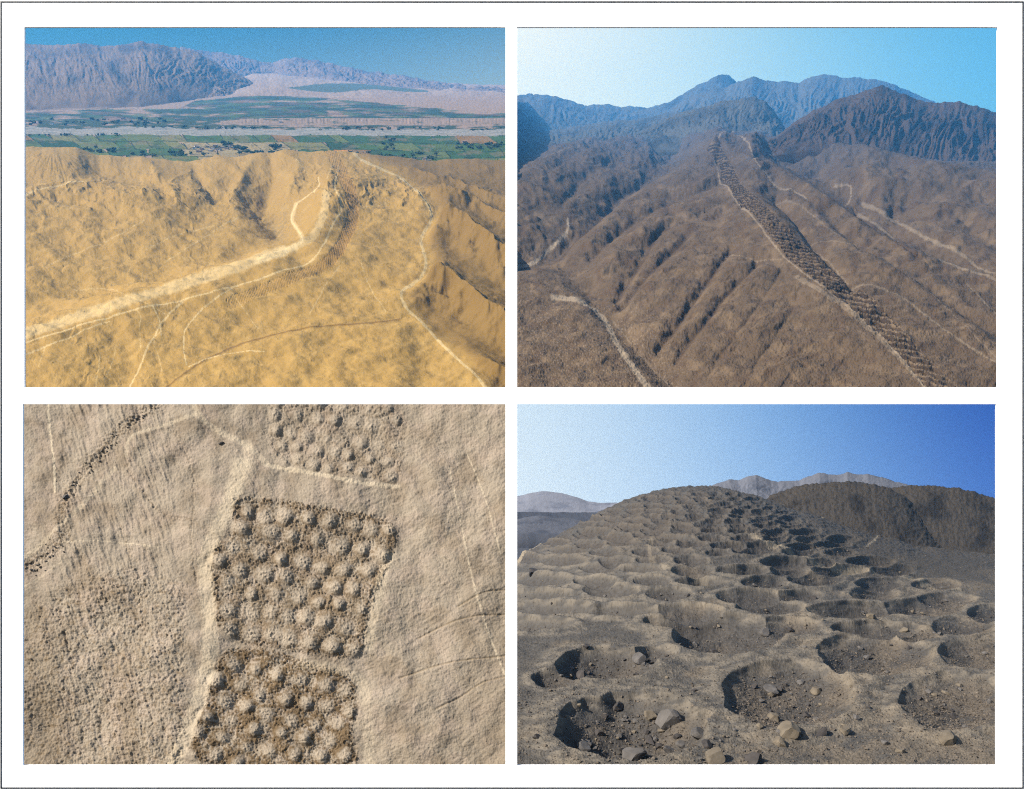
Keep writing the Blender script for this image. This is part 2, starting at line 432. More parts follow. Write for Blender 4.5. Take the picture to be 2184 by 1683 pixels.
trail([(1480, 560), (1530, 620), (1700, 690), (1760, 740), (1830, 820), (1850, 880), (1790, 960), (1800, 1010), (1825, 1090), (1780, 1160), (1700, 1200), (1720, 1270), (1800, 1340), (1900, 1450), (2000, 1540), (2110, 1660)], 3.2, pale * .9, .5)
# the band of dug pits along the ridge
bd, bs, ba = pline(U, V, P('a', [(1340, 470), (1400, 580), (1455, 680), (1492, 760), (1500, 850), (1470, 930), (1430, 1010), (1375, 1075), (1250, 1130), (1100, 1190), (960, 1250)], 2))
inb = bd < 12 + 2 * n_hi
cols = mixc(cols, np.array(s2l(165, 122, 66)) * .38, sstep(14, 10, bd + 3 * n_hi) * np.interp(V, [345, 400, 540, 560, 640], [.3, .6, .62, .4, .15]))
A = A - np.where(inb, .9 * np.clip(np.cos(ba * .95) * np.cos(bd * bs * .95) + .4 + n_hi, 0, 2) + .3, 0)
ids[inb] = 2
# grit: dark pebbly specks
sp_ = pn(U * .38, V * .45, 70) + .5 * pn(U * .1, W * .1, 71)
cols = mixc(cols, np.array(s2l(96, 74, 40)) * .5, sstep(.78, .98, sp_) * .55)
A += sstep(.8, 1.0, sp_) * 1.1
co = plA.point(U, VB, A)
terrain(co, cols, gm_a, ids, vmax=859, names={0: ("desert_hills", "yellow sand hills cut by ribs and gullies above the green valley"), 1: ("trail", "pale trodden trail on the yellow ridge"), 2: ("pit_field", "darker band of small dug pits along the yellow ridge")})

# valley floor
plV = Plane(125, 1400)
us = np.arange(20, 1092, 1.6); vs = np.concatenate([np.arange(178, 350, .55), np.arange(350, 380, 4)])
U, V = np.meshgrid(us, vs); W = plV.lnd(U, V)
nh = fbm(U * .2, V * .5, 4, 3, .6); nm = fbm(U * .03, V * .12, 4, 5)
A = .5 * nh + .5 * nm
# the pale alluvial fan climbs toward the far hills
fan = sstep(225, 184, V)
A += fan * np.interp(us, [20, 480, 560, 700, 860, 1091], [4, 10, 20, 10, -2, -8])[None, :]
VB = V; V = V - fan * np.interp(us, [20, 480, 560, 700, 860, 1091], [4, 10, 20, 10, -2, -8])[None, :] * plV.n[2]
sand = np.array(s2l(190, 156, 128)) * .34
cols = np.ones(U.shape + (3,)) * sand
ids = np.zeros(U.shape, int)
G = [s2l(70, 95, 42), s2l(98, 108, 58), s2l(58, 88, 50), s2l(122, 118, 72), s2l(84, 100, 48), s2l(150, 128, 84), s2l(44, 74, 38), s2l(138, 104, 60)]
G = [np.array(g) * np.array([1.15, 1.1, .8]) * .46 for g in G]
# near fields v 288..350: strips of parcels
rows = [(286, 304), (304, 320), (320, 334), (334, 352)]
vv = V + (U - 560) * -.006 + 2.2 * fbm(U * .006, U * 0, 3, 12)
cid = np.zeros(U.shape, int)
for r, (a, b) in enumerate(rows):
    rng = random.Random(40 + r); x = -20; j = 0
    while x < 1120:
        w_ = rng.choice([28, 38, 46, 60, 80]); sk = rng.uniform(-1.5, -.6) if r < 2 else rng.uniform(-1.2, .6)
        left = x + (V - b) * sk * -1
        m = (vv >= a) & (vv < b) & (U >= left) & (U < left + w_ + 4)
        c = G[rng.choices(range(8), [4, 4, 4, 3, 4, 2, 3, 1])[0]]
        if r == 2 and 640 < x < 740: c = np.array(s2l(196, 130, 48)) * .6
        if r >= 1 and 380 < x < 620: c = np.array(s2l(150, 130, 88)) * .58
        cols[m] = c; cid[m] = r * 100 + j; ids[m] = 1
        x += w_; j += 1
edge_ = np.zeros(U.shape, bool); edge_[:, 1:] |= cid[:, 1:] != cid[:, :-1]; edge_[1:, :] |= cid[1:, :] != cid[:-1, :]
hedge = edge_ & (fbm(U * .04, V * .2, 2, 15) > -.15) & (vv > 286)
cols[hedge] = np.array(s2l(34, 52, 26)) * .45; A[hedge] += 1.6
cols = mixc(cols, np.array(s2l(60, 66, 40)) * .4, (sstep(.0, .7, nm + .5 * nh) * .5) * (ids == 1))
cols = mixc(cols, np.array(s2l(150, 126, 88)) * .4, (sstep(.2, .6, fbm(U * .02, V * .1, 3, 14)) * .45) * (ids == 1))
# wooded banks, river bed, terrace scarp and upper fields
vb1 = 293 + 2.0 * np.sin(U * .02) + 2 * nh
wv_ = 4 * fbm(U * .008, U * 0, 3, 13) + 2 * nh
bed = (V > 275 + 3 * nm + np.where(U > 560, 1, -2) + wv_) & (V < 287 + 2 * nm + U * .003 + .4 * wv_)
cols[bed] = np.array(s2l(196, 184, 166)) * .30
cols = mixc(cols, np.array(s2l(120, 118, 105)) * .55, bed * sstep(-.1, .4, fbm(U * .025, V * .5, 4, 19)) * .7)
ids[bed] = 2
ver = (V > 258) & (V <= 280 + 2.5 * nm) & ~bed
g1 = sstep(-.45, .2, fbm(U * .025, V * .25, 4, 25) + .3 * (U < 520) - .35 * (U > 560) * (V < 268))
cols = mixc(cols, np.array(s2l(62, 74, 44)) * .45, ver * g1)
cols = mixc(cols, np.array(s2l(180, 150, 124)) * .34, ((V > 255) & (V < 268) & (U > 470)) * sstep(-.2, .3, fbm(U * .02, V * .2, 3, 26) + .3))
scarp = np.exp(-((V - (262 + 3 * nm)) / 4.0) ** 2) * sstep(430, 560, U)
A += 5 * sstep(268, 260, V + 2 * nm) * sstep(430, 560, U) + scarp * ridged(U * .12, V * 0, 3, 4) * 1.2
upper = (V <= 258) & (V > 214 + np.interp(us, [0, 180, 380, 420, 520, 660, 900, 1000, 1091], [30, 20, 18, 0, -4, -2, 20, 30, 34])[None, :] + 2 * nm)
g2 = sstep(-.55, .15, fbm(U * .012, V * .12, 4, 35) + .25 * ((U > 400) & (U < 700)))
cols = mixc(cols, np.array(s2l(56, 74, 50)) * .45, upper * g2)
cols = mixc(cols, np.array(s2l(110, 84, 66)) * .5, upper * sstep(.1, .4, fbm(U * .01, V * .2, 2, 36)) * .6)
cols = mixc(cols, np.array(s2l(78, 98, 56)) * .5, upper * sstep(.2, .35, fbm(U * .02, V * .15, 2, 37)) * .7)
ids[upper & (g2 > .5)] = 3
oasis = inside(U, V, P('a', [(1190, 300), (1330, 280), (1500, 275), (1700, 290), (1870, 315), (1700, 312), (1560, 300), (1420, 318), (1300, 312)], 1)) 
cols[oasis] = np.array(s2l(104, 108, 74)) * .36; ids[oasis] = 3
cols = mixc(cols, np.array(s2l(90, 96, 80)) * .5, oasis * sstep(.0, .4, fbm(U * .05, V * .6, 3, 38)) * .5)
far = V < 214
cols = mixc(cols, np.array(s2l(206, 174, 146)) * .34, far * sstep(-.2, .5, fbm(U * .006, V * .06, 4, 45)) * .6 * ~oasis)
A += np.where(far & ~oasis, 1.2 * nm, 0)
co = plV.point(U, VB, A)
V_data = (us, co)
gm_v = ground_mat("valley_soil", 3.0, 0.02, var=0.18, var_scale=0.006)
terrain(co, cols, gm_v, ids, {0: ("valley_floor", "pale desert valley floor below the pink mountains"), 1: ("fields", "patchwork of green and brown field parcels beside the river"),
        2: ("river", "pale stony river bed crossing the green valley"), 3: ("fields", "dark green orchards beyond the pale river bed")})
prop(mountain("mountains", "distant pinkish grey ribbed mountains behind the green valley", plV,
    [(20, 116), (80, 112), (130, 115), (165, 113), (190, 109), (215, 113), (235, 116), (290, 112), (325, 109), (350, 112), (390, 117), (440, 128), (480, 150), (520, 168), (560, 185), (590, 196)],
    [(20, 236), (200, 232), (300, 228), (420, 214), (520, 205), (590, 200)], 228, 196, gm_far, np.array(s2l(178, 142, 106)) * .25, np.array(s2l(128, 102, 78)) * .19, rib=5, rf=.028, seed=3, shape=.9)[0])
mountain("mountains", "lower brownish foothills in front of the pinkish mountains", plV,
    [(20, 205), (60, 190), (110, 178), (150, 166), (190, 170), (240, 152), (285, 160), (310, 150), (350, 168), (390, 172), (440, 186), (480, 190), (520, 202), (550, 205)],
    [(20, 237), (200, 233), (300, 228), (420, 214), (550, 207)], 232, 205, gm_far, np.array(s2l(190, 156, 126)) * .26, np.array(s2l(140, 114, 94)) * .22, rib=7, rf=.035, seed=63, edge=4)
mountain("mountains", "low hazy bluish range behind the pale alluvial fan", plV,
    [(370, 135), (400, 116), (440, 119), (480, 125), (520, 130), (560, 138), (590, 142), (620, 136), (650, 134), (700, 141), (740, 149), (800, 158), (900, 171), (1000, 181), (1091, 186)],
    [(370, 188), (560, 184), (660, 186), (740, 190), (900, 194), (1091, 196)], 190, 181, gm_far, np.array(s2l(176, 146, 128)) * .28, np.array(s2l(140, 120, 112)) * .24, rib=4, rf=.05, seed=8)

# ------------------------------------------------------------------ VIEW B: brown ridge with a long band of pits climbing to a blue mountain
gm_b = ground_mat("brown_desert", 3.0, 0.03, var=0.12, var_scale=0.012)
plB = Plane(262, 800)
us = np.arange(1092, 2176, 1.35); vs = np.concatenate([np.arange(283, 330, .5), np.arange(330, 420, .8), np.arange(420, 935, 1.15)])
U, V = np.meshgrid(us, vs); W = plB.lnd(U, V)
n_lo = fbm(U * .008, W * .008, 4, 101); n_mid = fbm(U * .03, W * .03, 4, 102); n_hi = fbm(U * .24, W * .2, 4, 103, .6)
A = 11 * n_lo
crest = [(x, y + np.interp(y, [283, 320, 400, 600, 850], [20, 24, 40, 66, 72])) for x, y in P('b', [(950, 480), (940, 530), (1040, 570), (1060, 640), (1090, 720), (1110, 850), (1130, 960), (1200, 1060), (1330, 1160), (1500, 1290), (1650, 1440), (1800, 1640), (1850, 1720)], 1)]
dC, sC, aC = pline(U, V, crest)
lf = (sC > 0)                                    # left flank as seen
wid = np.interp(V, [283, 330, 400, 500, 600, 700, 850], [60, 80, 120, 190, 260, 320, 380])
A += np.where(lf, 70 * np.interp(V, [283, 320, 400, 600, 850], [.28, .35, .6, 1, 1.15]) * np.exp(-(dC / wid) ** 1.3),
              70 * np.interp(V, [283, 320, 400, 600, 850], [.28, .35, .6, 1, 1.15]) * np.exp(-(dC / (wid * 1.15)) ** 1.1))
VB = V; V = V - A * plB.n[2]
wg1, wg2 = fbm(U * .02, V * .02, 4, 181), fbm(U * .02, V * .02, 4, 182)
# gullies down the left flank
for pts, amp, w in (([(900, 630), (700, 640), (540, 690), (440, 770), (330, 860), (200, 960)], -16, 11), ([(930, 700), (780, 760), (600, 830), (470, 920), (350, 1010)], -16, 10),
                    ([(1000, 820), (860, 870), (700, 880), (620, 950), (560, 1060), (460, 1200)], -15, 9), ([(760, 960), (660, 1060), (560, 1150), (490, 1230)], -15, 10),
                    ([(960, 1010), (880, 1110), (800, 1230), (700, 1370), (640, 1420)], -15, 8), ([(1070, 1070), (960, 1180), (840, 1330), (720, 1480)], -14, 9),
                    ([(1180, 1110), (1080, 1260), (960, 1420), (860, 1560)], -5, 6), ([(1270, 1180), (1200, 1330), (1100, 1480), (1000, 1640)], -4, 6),
                    ([(850, 600), (650, 560), (440, 620), (330, 690), (220, 780)], -9, 11), ([(700, 540), (500, 520), (300, 600), (150, 700)], -9, 10)):
    q = P('b', pts, 2); d, s, _ = pline(U + 4 * wg1, V + 4 * wg2, q)
    A += amp * .85 * (1 + .25 * wg1) / (1 + (d / w) ** 2) ** 1.2
for pts, amp, w in (([(870, 640), (690, 680), (560, 730), (450, 830), (340, 960)], 7, 14), ([(950, 760), (820, 820), (640, 850), (520, 960), (380, 1110)], 7, 14),
                    ([(1000, 870), (850, 930), (740, 940), (650, 1080), (500, 1260)], 6, 14)):
    A = add_ridge(U, V, A, P('b', pts, 2), amp, w)
# valley on the left, second ridge on the far left
A = add_ridge(U, V, A, P('b', [(700, 590), (430, 790), (250, 900), (120, 990), (-60, 1040)], 2), -22, 24, 22)
A = add_ridge(U, V, A, P('b', [(900, 540), (660, 520), (430, 550), (250, 610), (100, 690), (-60, 800)], 2), 26, 40, 26)
A = add_ridge(U, V, A, P('b', [(-60, 1010), (150, 1000), (290, 1110), (400, 1260), (560, 1430), (760, 1640)], 2), -26, 40, 26)
# right side: wash and the slopes beyond
wash = P('b', [(1120, 610), (1220, 650), (1400, 720), (1540, 820), (1700, 920), (1880, 1010), (2060, 1110), (2250, 1200)], 2)
A = add_ridge(U, V, A, wash, -26, 26, 34)
for pts, amp, w in (([(1100, 560), (1300, 590), (1500, 650), (1800, 730), (2250, 800)], 18, 30), ([(1400, 620), (1750, 690), (2250, 760)], 10, 22), ([(1560, 740), (1800, 830), (2250, 960)], 13, 22),
                    ([(1060, 590), (1200, 690), (1330, 770), (1500, 880), (1760, 1030), (2000, 1100), (2250, 1160)], 15, 16), ([(1130, 740), (1300, 860), (1500, 960), (1760, 1110), (2000, 1290), (2250, 1430)], -10, 20),
                    ([(1170, 760), (1260, 860), (1310, 960), (1450, 1110), (1500, 1170)], -11, 10), ([(1230, 760), (1380, 880), (1500, 1000), (1750, 1160), (2000, 1350), (2250, 1560)], 10, 20),
                    ([(1160, 700), (1300, 790), (1420, 880), (1560, 1000)], -8, 10), ([(1700, 840), (1900, 870), (2200, 1010)], -9, 14)):
    A = add_ridge(U, V, A, P('b', pts, 2), amp * 1.6, w)
cut = P('b', [(1540, 820), (1620, 910), (1700, 970), (1790, 1040)], 1)
dK, sK, aK = pline(U, V, cut)
A += np.where(sK < 0, 0, -9 * np.exp(-dK / 16)) * sstep(0, 3, dK) - 4 * np.exp(-(dK / 5) ** 2)
# ribs running straight downhill from the crest
rb = ridged(aC * .05 + 2 * n_lo, dC * .006, 3, 130)
A += np.where(lf, 1.6, .5) * rb * sstep(30, 120, dC)
streak = pn((U * .82 + V * .57) * .22, (-U * .57 + V * .82) * .035, 140) + .6 * pn((U * .82 + V * .57) * .45, (-U * .57 + V * .82) * .05, 141)
A += np.where(lf, .5, .2) * streak * sstep(430, 620, V) * .9
A += ridged(U * .05, W * .045, 4, 177) * 2.0 * sstep(430, 330, V)
A += .35 * pn(U * .4, V * .42, 142) * np.interp(V, [300, 850], [.4, 1.2]) + 1.8 * n_mid + .8 * n_hi * np.interp(V, [300, 500, 850], [.3, .6, .95])
rough = sstep(560, 700, V) * sstep(1500, 1350, U + (V - 700) * -.5) + 0 * U
A += .45 * rough * pn(U * .25, V * .28, 143) + .6 * fbm(U * .08, V * .08, 4, 144) * sstep(400, 600, V)
lowl = sC > 0
near_ = sstep(640, 800, V + .15 * (U - 1300))
A += n_hi * .5 * near_ + rough * .9 * np.abs(n_hi)
base = np.array(s2l(114, 94, 72)) * .35
cols = np.ones(U.shape + (3,)) * base
cols = mixc(cols, np.array(s2l(144, 120, 92)) * .35, sstep(-.1, .7, fbm(U * .02, W * .012, 6, 150)) * .6)
cols = mixc(cols, np.array(s2l(92, 72, 54)) * .42, sstep(0, .7, fbm(U * .03, W * .02, 5, 155)) * .6)
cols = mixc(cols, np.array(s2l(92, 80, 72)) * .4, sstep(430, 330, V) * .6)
cols = mixc(cols, np.array(s2l(78, 62, 48)) * .5, np.exp(-(dK / 7) ** 2) * .6 + np.where(sK > 0, np.exp(-dK / 12), 0) * .3)
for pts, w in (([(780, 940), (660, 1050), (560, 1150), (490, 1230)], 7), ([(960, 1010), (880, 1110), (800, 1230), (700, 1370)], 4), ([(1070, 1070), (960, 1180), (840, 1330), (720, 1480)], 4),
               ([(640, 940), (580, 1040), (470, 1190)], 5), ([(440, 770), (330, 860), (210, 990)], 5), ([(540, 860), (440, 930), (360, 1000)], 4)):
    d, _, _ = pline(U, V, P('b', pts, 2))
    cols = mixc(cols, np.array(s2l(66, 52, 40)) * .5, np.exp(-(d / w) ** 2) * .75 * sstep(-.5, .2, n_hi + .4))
cols = mixc(cols, np.array(s2l(70, 56, 44)) * .5, sstep(.35, .9, n_hi) * .5 * near_)
cols = mixc(cols, np.array(s2l(168, 146, 120)) * .45, sstep(.2, .8, pn(U * .3, V * .35, 160)) * rough * .5)
ids = np.zeros(U.shape, int)
pale = np.array(s2l(176, 156, 130)) * .5
for pts, w, s_, pid in (([(950, 530), (905, 560), (890, 620), (920, 720), (990, 800), (1080, 900), (1130, 980), (1200, 1060), (1330, 1160), (1500, 1290), (1650, 1430), (1850, 1680)], 2.2, .7, 1),
        ([(1040, 490), (940, 530), (1020, 560), (1060, 640), (1150, 700), (1300, 790)], 1.5, .75, 1),
        ([(1250, 1140), (1450, 1260), (1600, 1400), (1760, 1560), (1850, 1680)], 6, .5, 1),
        ([(-20, 1010), (100, 985), (190, 920), (245, 880), (240, 850)], 3.2, 1.2, 2),
        ([(180, 1220), (340, 1220), (420, 1290), (450, 1400), (520, 1510), (610, 1640)], 9, 1.2, 2),
        ([(1560, 800), (1700, 860), (1850, 950), (2000, 1010), (2100, 1110), (2250, 1150)], 3.2, .6, 2),
        ([(1540, 820), (1680, 900), (1800, 1030), (1950, 1090), (2100, 1120), (2250, 1200)], 3.0, .6, 2),
        ([(1430, 720), (1500, 735), (1510, 770), (1480, 790)], 1.6, .7, None),
        ([(1500, 1160), (1620, 1180), (1760, 1260), (1900, 1380), (2184, 1560)], 2.5, .5, 1),
        ([(1290, 950), (1400, 1040), (1480, 1140)], 1.4, .5, None), ([(2020, 1150), (2110, 1250), (2200, 1350)], 2.2, .55, None), ([(940, 1030), (1080, 1060), (1180, 1060)], 1.0, .5, None),
        ([(1100, 720), (1280, 810), (1450, 960), (1760, 1130), (2000, 1380), (2184, 1560)], 1.3, .35, None), ([(1320, 960), (1500, 990), (1800, 1180), (2184, 1440)], 1.2, .35, None),
        ([(-20, 690), (120, 640), (290, 590)], 1.5, .35, None), ([(760, 1640), (560, 1430), (440, 1280)], 2.0, .3, None)):
    trail(pts, w * .85, pale * .85, s_ * .62, pid, panel='b')
cols[(ids == 2)] *= 1.0
# the band of pits: rows of dug hollows right across the strip
bl = [(855, 590), (890, 615), (915, 660), (945, 730), (985, 790), (1070, 870), (1130, 950), (1200, 1040), (1330, 1150), (1480, 1270), (1640, 1420), (1740, 1530), (1850, 1680)]
br = [(895, 560), (935, 610), (965, 650), (1010, 730), (1080, 780), (1160, 870), (1250, 960), (1360, 1040), (1460, 1130), (1590, 1240), (1690, 1350), (1800, 1470), (1960, 1640)]
poly = P('b', bl) + P('b', br)[::-1]
pit = inside(U + 1.5 * n_hi, V + 1.5 * n_hi, poly)
mid = [((a[0] + b[0]) / 2, (a[1] + b[1]) / 2) for a, b in zip(P('b', bl), P('b', br))]
dM, sM, aM = pline(U, V, smooth_pts(mid, 2))
yM = np.interp(V, [330, 420, 500, 620, 826], [1.3, 2.6, 3.6, 5.2, 8])
arcn = np.interp(V, [330, 420, 500, 620, 826], [0, 40, 72, 100, 126]) + dM * sM * .05
arcn = arcn + .22 * n_mid + .12 * n_hi
row = np.cos(arcn * 2 * np.pi * .55); colm = np.cos(dM * 2 * np.pi / (yM * 1.9))
amp = np.interp(V, [330, 450, 600, 826], [.5, 1.6, 2.2, 2.6]) * np.interp(V, [560, 650, 760], [1, 1, .8])
pm = pit.astype(float)
colm = np.cos(dM * sM * 2 * np.pi / (yM * 1.9) + np.floor(arcn * .55) * np.pi)
A += pm * (amp * (.55 * row - 1.5 * np.clip(.3 - row * .6 + colm * .6, 0, 1)) + .5 * n_hi * amp)
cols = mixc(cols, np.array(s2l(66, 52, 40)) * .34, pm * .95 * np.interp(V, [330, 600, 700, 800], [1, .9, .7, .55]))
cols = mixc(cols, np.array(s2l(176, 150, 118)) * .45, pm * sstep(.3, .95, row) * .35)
ids[pit & (V > 290)] = 3
# tiny scrub-dark boulders
sp_ = pn(U * .37, V * .42, 170)
cols = mixc(cols, np.array(s2l(50, 40, 32)) * .4, sstep(.7, .9, sp_ + .3 * n_mid) * .7); A += sstep(.85, 1.0, sp_) * 1.2
A -= np.maximum(0, 288 - VB) * 4
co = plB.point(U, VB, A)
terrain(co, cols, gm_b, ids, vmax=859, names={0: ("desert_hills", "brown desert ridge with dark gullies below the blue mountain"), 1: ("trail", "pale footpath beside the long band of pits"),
        2: ("dirt_track", "pale dirt track in the brown desert valley"), 3: ("pit_field", "long dark band of dug pits climbing the brown ridge")})
rock1, rock2 = np.array(s2l(104, 98, 86)) * .36, np.array(s2l(74, 68, 58)) * .36
mountain("mountains", "dark brown deeply ribbed mountain slope at the right", plB,
    [(1600, 330), (1640, 300), (1680, 272), (1720, 250), (1760, 232), (1800, 218), (1840, 208), (1858, 204), (1885, 212), (1915, 222), (1950, 232), (1985, 234), (2020, 232), (2060, 240), (2100, 252), (2178, 268)],
    [(1600, 345), (1660, 335), (1720, 325), (1800, 340), (1860, 352), (1940, 362), (2000, 378), (2060, 384), (2178, 392)], 360, 336, gm_b, np.array(s2l(96, 78, 64)) * .34, np.array(s2l(66, 54, 46)) * .3, rib=15, own_foot=True, rf=.022, seed=21, shape=.95, nt=130)
mountain("mountains", "tall blue hazy mountain with three rounded peaks", plB,
    [(1400, 262), (1440, 232), (1480, 210), (1540, 200), (1575, 186), (1592, 180), (1615, 188), (1660, 191), (1690, 192), (1712, 182), (1735, 177), (1755, 180), (1780, 184), (1800, 181), (1830, 185), (1860, 188), (1900, 200), (1940, 214), (1980, 228), (2010, 250)],
    [(1400, 300), (1600, 300), (1800, 300), (2010, 290)], 302, 293, gm_b, rock1, rock2, rib=8, rf=.025, seed=23)
mountain("mountains", "pale farthest peak rising behind the blue mountain", plB,
    [(1330, 250), (1380, 238), (1420, 228), (1450, 212), (1480, 196), (1505, 183), (1528, 177), (1545, 181), (1570, 196), (1620, 210), (1700, 230)],
    [(1330, 280), (1700, 280)], 292, 290, gm_b, rock1, rock2, rib=3, rf=.03, seed=24)
mountain("mountains", "conical blue hill where the pale footpath ends", plB,
    [(1360, 290), (1420, 258), (1470, 244), (1520, 232), (1555, 226), (1580, 222), (1600, 220), (1622, 230), (1650, 254), (1680, 290), (1708, 325)],
    [(1360, 310), (1500, 322), (1600, 322), (1708, 327)], 335, 313, gm_b, rock1, rock2, rib=9, rf=.022, seed=27)
mountain("mountains", "long low blue spur sloping down to the left", plB,
    [(1092, 292), (1180, 280), (1260, 268), (1340, 262), (1400, 252), (1450, 246), (1500, 250), (1560, 270), (1600, 300)],
    [(1092, 345), (1250, 335), (1400, 325), (1600, 325)], 345, 300, gm_b, rock1, rock2, rib=6, rf=.02, seed=29)
mountain("mountains", "palest low range at the far left under the white sky", plB,
    [(1092, 214), (1130, 212), (1165, 216), (1200, 221), (1225, 228), (1245, 235), (1275, 232), (1300, 232), (1340, 236), (1380, 238), (1440, 245)],
    [(1092, 300), (1440, 290)], 291, 289, gm_b, rock1, rock2, rib=5, rf=.02, seed=31)

# ------------------------------------------------------------------ VIEW C: steep pale slope seen square on, with three groups of pits raised as mounds
gm_c = ground_mat("pale_tan_soil", 0.09, 2.4, var=0.10, var_scale=0.2)
plC = Plane(0, 150, lean=math.radians(32))
us = np.arange(30, 1092, 1.3); vs = np.arange(850, 1668, 1.3)
U, V = np.meshgrid(us, vs)
n_lo = fbm(U * .006, V * .006, 3, 201); n_mid = fbm(U * .03, V * .03, 4, 202); n_hi = fbm(U * .16, V * .16, 4, 203, .6)
zx = (U - 43.7) / .476; zy = (V - 856.1) / .476
A = 10 * n_lo + 2.0 * n_mid + .55 * n_hi + .42 * pn(U * .42, V * .42, 204)
# a broad spur crosses the view from top right to bottom centre
sp = P('c', [(880, -80), (850, 500), (830, 900), (780, 1300), (700, 1750)], 2)
A = add_ridge(U, V, A, sp, 16, 150, 200)
# fine slope texture: left = downhill streaks, right = diagonal wind-like ripples
rip = pn((U * .5 + V * .86) * .13, (U * .86 - V * .5) * .045, 210) + .6 * pn((U * .5 + V * .86) * .27, (U * .86 - V * .5) * .08, 211)
A += rip * .5 * sstep(1250, 1500, zx)
st = pn((U * .95 - V * .3) * .10, (U * .3 + V * .95) * .018, 212)
A += (ridged(U * .05 - V * .016, (V + .3 * U) * .012, 3, 214) * 1.3 + st * 1.0 + .6 * ridged(U * .11 - V * .035, (V + .3 * U) * .03, 2, 215)) * sstep(760, 640, zx) * sstep(60, 220, zx)
rt = pn((U * .6 - V * .8) * .10, (U * .8 + V * .6) * .05, 216)
A += .6 * rt * sstep(500, 300, zx)
rgh = sstep(560, 420, np.hypot((zx - 470) * .9, (zy - 1280) * .95)) * sstep(.9, .2, (zx - 700) / 100)
A += rgh * (1.5 * fbm(U * .07, V * .09, 4, 217) + .9 * n_hi)
A = A + .35 * fbm(U * .3, V * .3, 2, 218)
sk = pn(U * .33, V * .33, 219) + .4 * pn(U * .08, V * .08, 224)
base = np.array(s2l(184, 168, 146)) * .37
cols = np.ones(U.shape + (3,)) * base
cols = mixc(cols, np.array(s2l(150, 130, 106)) * .38, sstep(-.2, .6, fbm(U * .012, V * .012, 5, 220)) * .5)
cols = mixc(cols, np.array(s2l(194, 174, 154)) * .4, sstep(-.2, .6, fbm(U * .02, V * .02, 5, 221)) * .45)
cols = mixc(cols, np.array(s2l(146, 130, 108)) * .4, sstep(260, 60, zx + (zy - 1000) * -.15) * sstep(700, 1000, zy) * .6)
cols = mixc(cols, np.array(s2l(150, 134, 112)) * .4, sstep(1850, 2200, zx) * sstep(600, 1000, zy) * .55)
cols = mixc(cols, np.array(s2l(110, 90, 62)) * .5, sstep(.5, 1.0, n_hi) * .35)
cols = mixc(cols, np.array(s2l(120, 98, 68)) * .5, sstep(.1, .8, fbm(U * .09, V * .1, 4, 223)) * rgh * .5)
cols = mixc(cols, np.array(s2l(80, 62, 40)) * .4, sstep(.72, .9, sk) * .5)
A += .8 * sstep(.7, .95, sk)
ids = np.zeros(U.shape, int)
G1 = [(1130, 10), (1720, 10), (1720, 190), (1690, 380), (1560, 340), (1160, 290), (1110, 150)]
G2 = [(960, 450), (1060, 430), (1400, 490), (1600, 510), (1700, 570), (1640, 760), (1560, 960), (1530, 1160), (1280, 1130), (900, 1070), (870, 860), (855, 680), (980, 610)]
G3 = [(930, 1110), (1130, 1110), (1300, 1180), (1480, 1220), (1520, 1340), (1470, 1500), (1540, 1660), (740, 1660), (830, 1390), (870, 1220)]
gm = np.zeros(U.shape)
for k_, g, dk in ((1, G1, .24), (2, G2, .5), (3, G3, .72)):
    q = smooth_pts(P('c', g) + [P('c', g)[0]], 2)
    d, _, _ = pline(U, V, q)
    ins = inside(U, V, q)
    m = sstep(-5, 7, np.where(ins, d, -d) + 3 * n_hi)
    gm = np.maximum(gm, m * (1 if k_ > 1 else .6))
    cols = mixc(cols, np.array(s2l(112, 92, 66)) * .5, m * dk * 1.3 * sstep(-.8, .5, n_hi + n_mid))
    lip = np.exp(-((np.where(ins, d, -d) - 8 + 6 * n_mid) / 9) ** 2) * sstep(-.9, .2, n_mid + .3)
    A += (m * 1.0 + lip * (.5 * np.abs(n_hi) + .5 * n_hi)) * (1 if k_ > 1 else .5)
    if k_ > 1:
        A += lip * .8; cols = mixc(cols, np.array(s2l(100, 80, 56)) * .4, lip * .5 * sstep(-.6, .3, n_hi))
        A += lip * .7 * pn(U * .28, V * .28, 225)
    ids[ins & (m > .5)] = 1
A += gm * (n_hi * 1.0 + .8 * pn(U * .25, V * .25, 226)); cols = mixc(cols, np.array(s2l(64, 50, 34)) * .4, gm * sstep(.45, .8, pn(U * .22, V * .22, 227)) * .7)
bumps = []  # pits shaped as mounds so the left sun shades them like hollows
def row_(pts, r): bumps.extend([(x, y, r) for x, y in pts])
row_([(1145, 70), (1240, 85), (1330, 95), (1410, 100), (1500, 110), (1580, 125), (1680, 80)], 30)
row_([(1160, 20), (1260, 20), (1350, 25), (1450, 30), (1560, 40), (1650, 30)], 30)
row_([(1150, 150), (1222, 150), (1290, 165), (1370, 170), (1530, 190), (1610, 200), (1690, 200)], 30)
row_([(1170, 208), (1240, 215), (1345, 235), (1405, 235), (1480, 245), (1565, 255), (1650, 275)], 28)
row_([(1180, 270), (1250, 272), (1320, 295), (1390, 312), (1470, 310), (1540, 325), (1660, 340)], 30)
row_([(1030, 515), (1110, 527), (1200, 533), (1300, 540), (1390, 555), (1500, 572), (1580, 580), (1660, 592)], 40)
row_([(1015, 600), (1130, 605), (1230, 620), (1340, 632), (1440, 655), (1530, 672), (1620, 690)], 40)
row_([(970, 685), (1080, 700), (1180, 715), (1270, 735), (1360, 748), (1460, 765), (1560, 778)], 38)
row_([(905, 740), (1000, 770), (1100, 795), (1200, 805), (1310, 822), (1410, 835), (1500, 855)], 38)
row_([(930, 830), (1050, 870), (1150, 880), (1250, 892), (1340, 908), (1430, 922), (1525, 940)], 38)
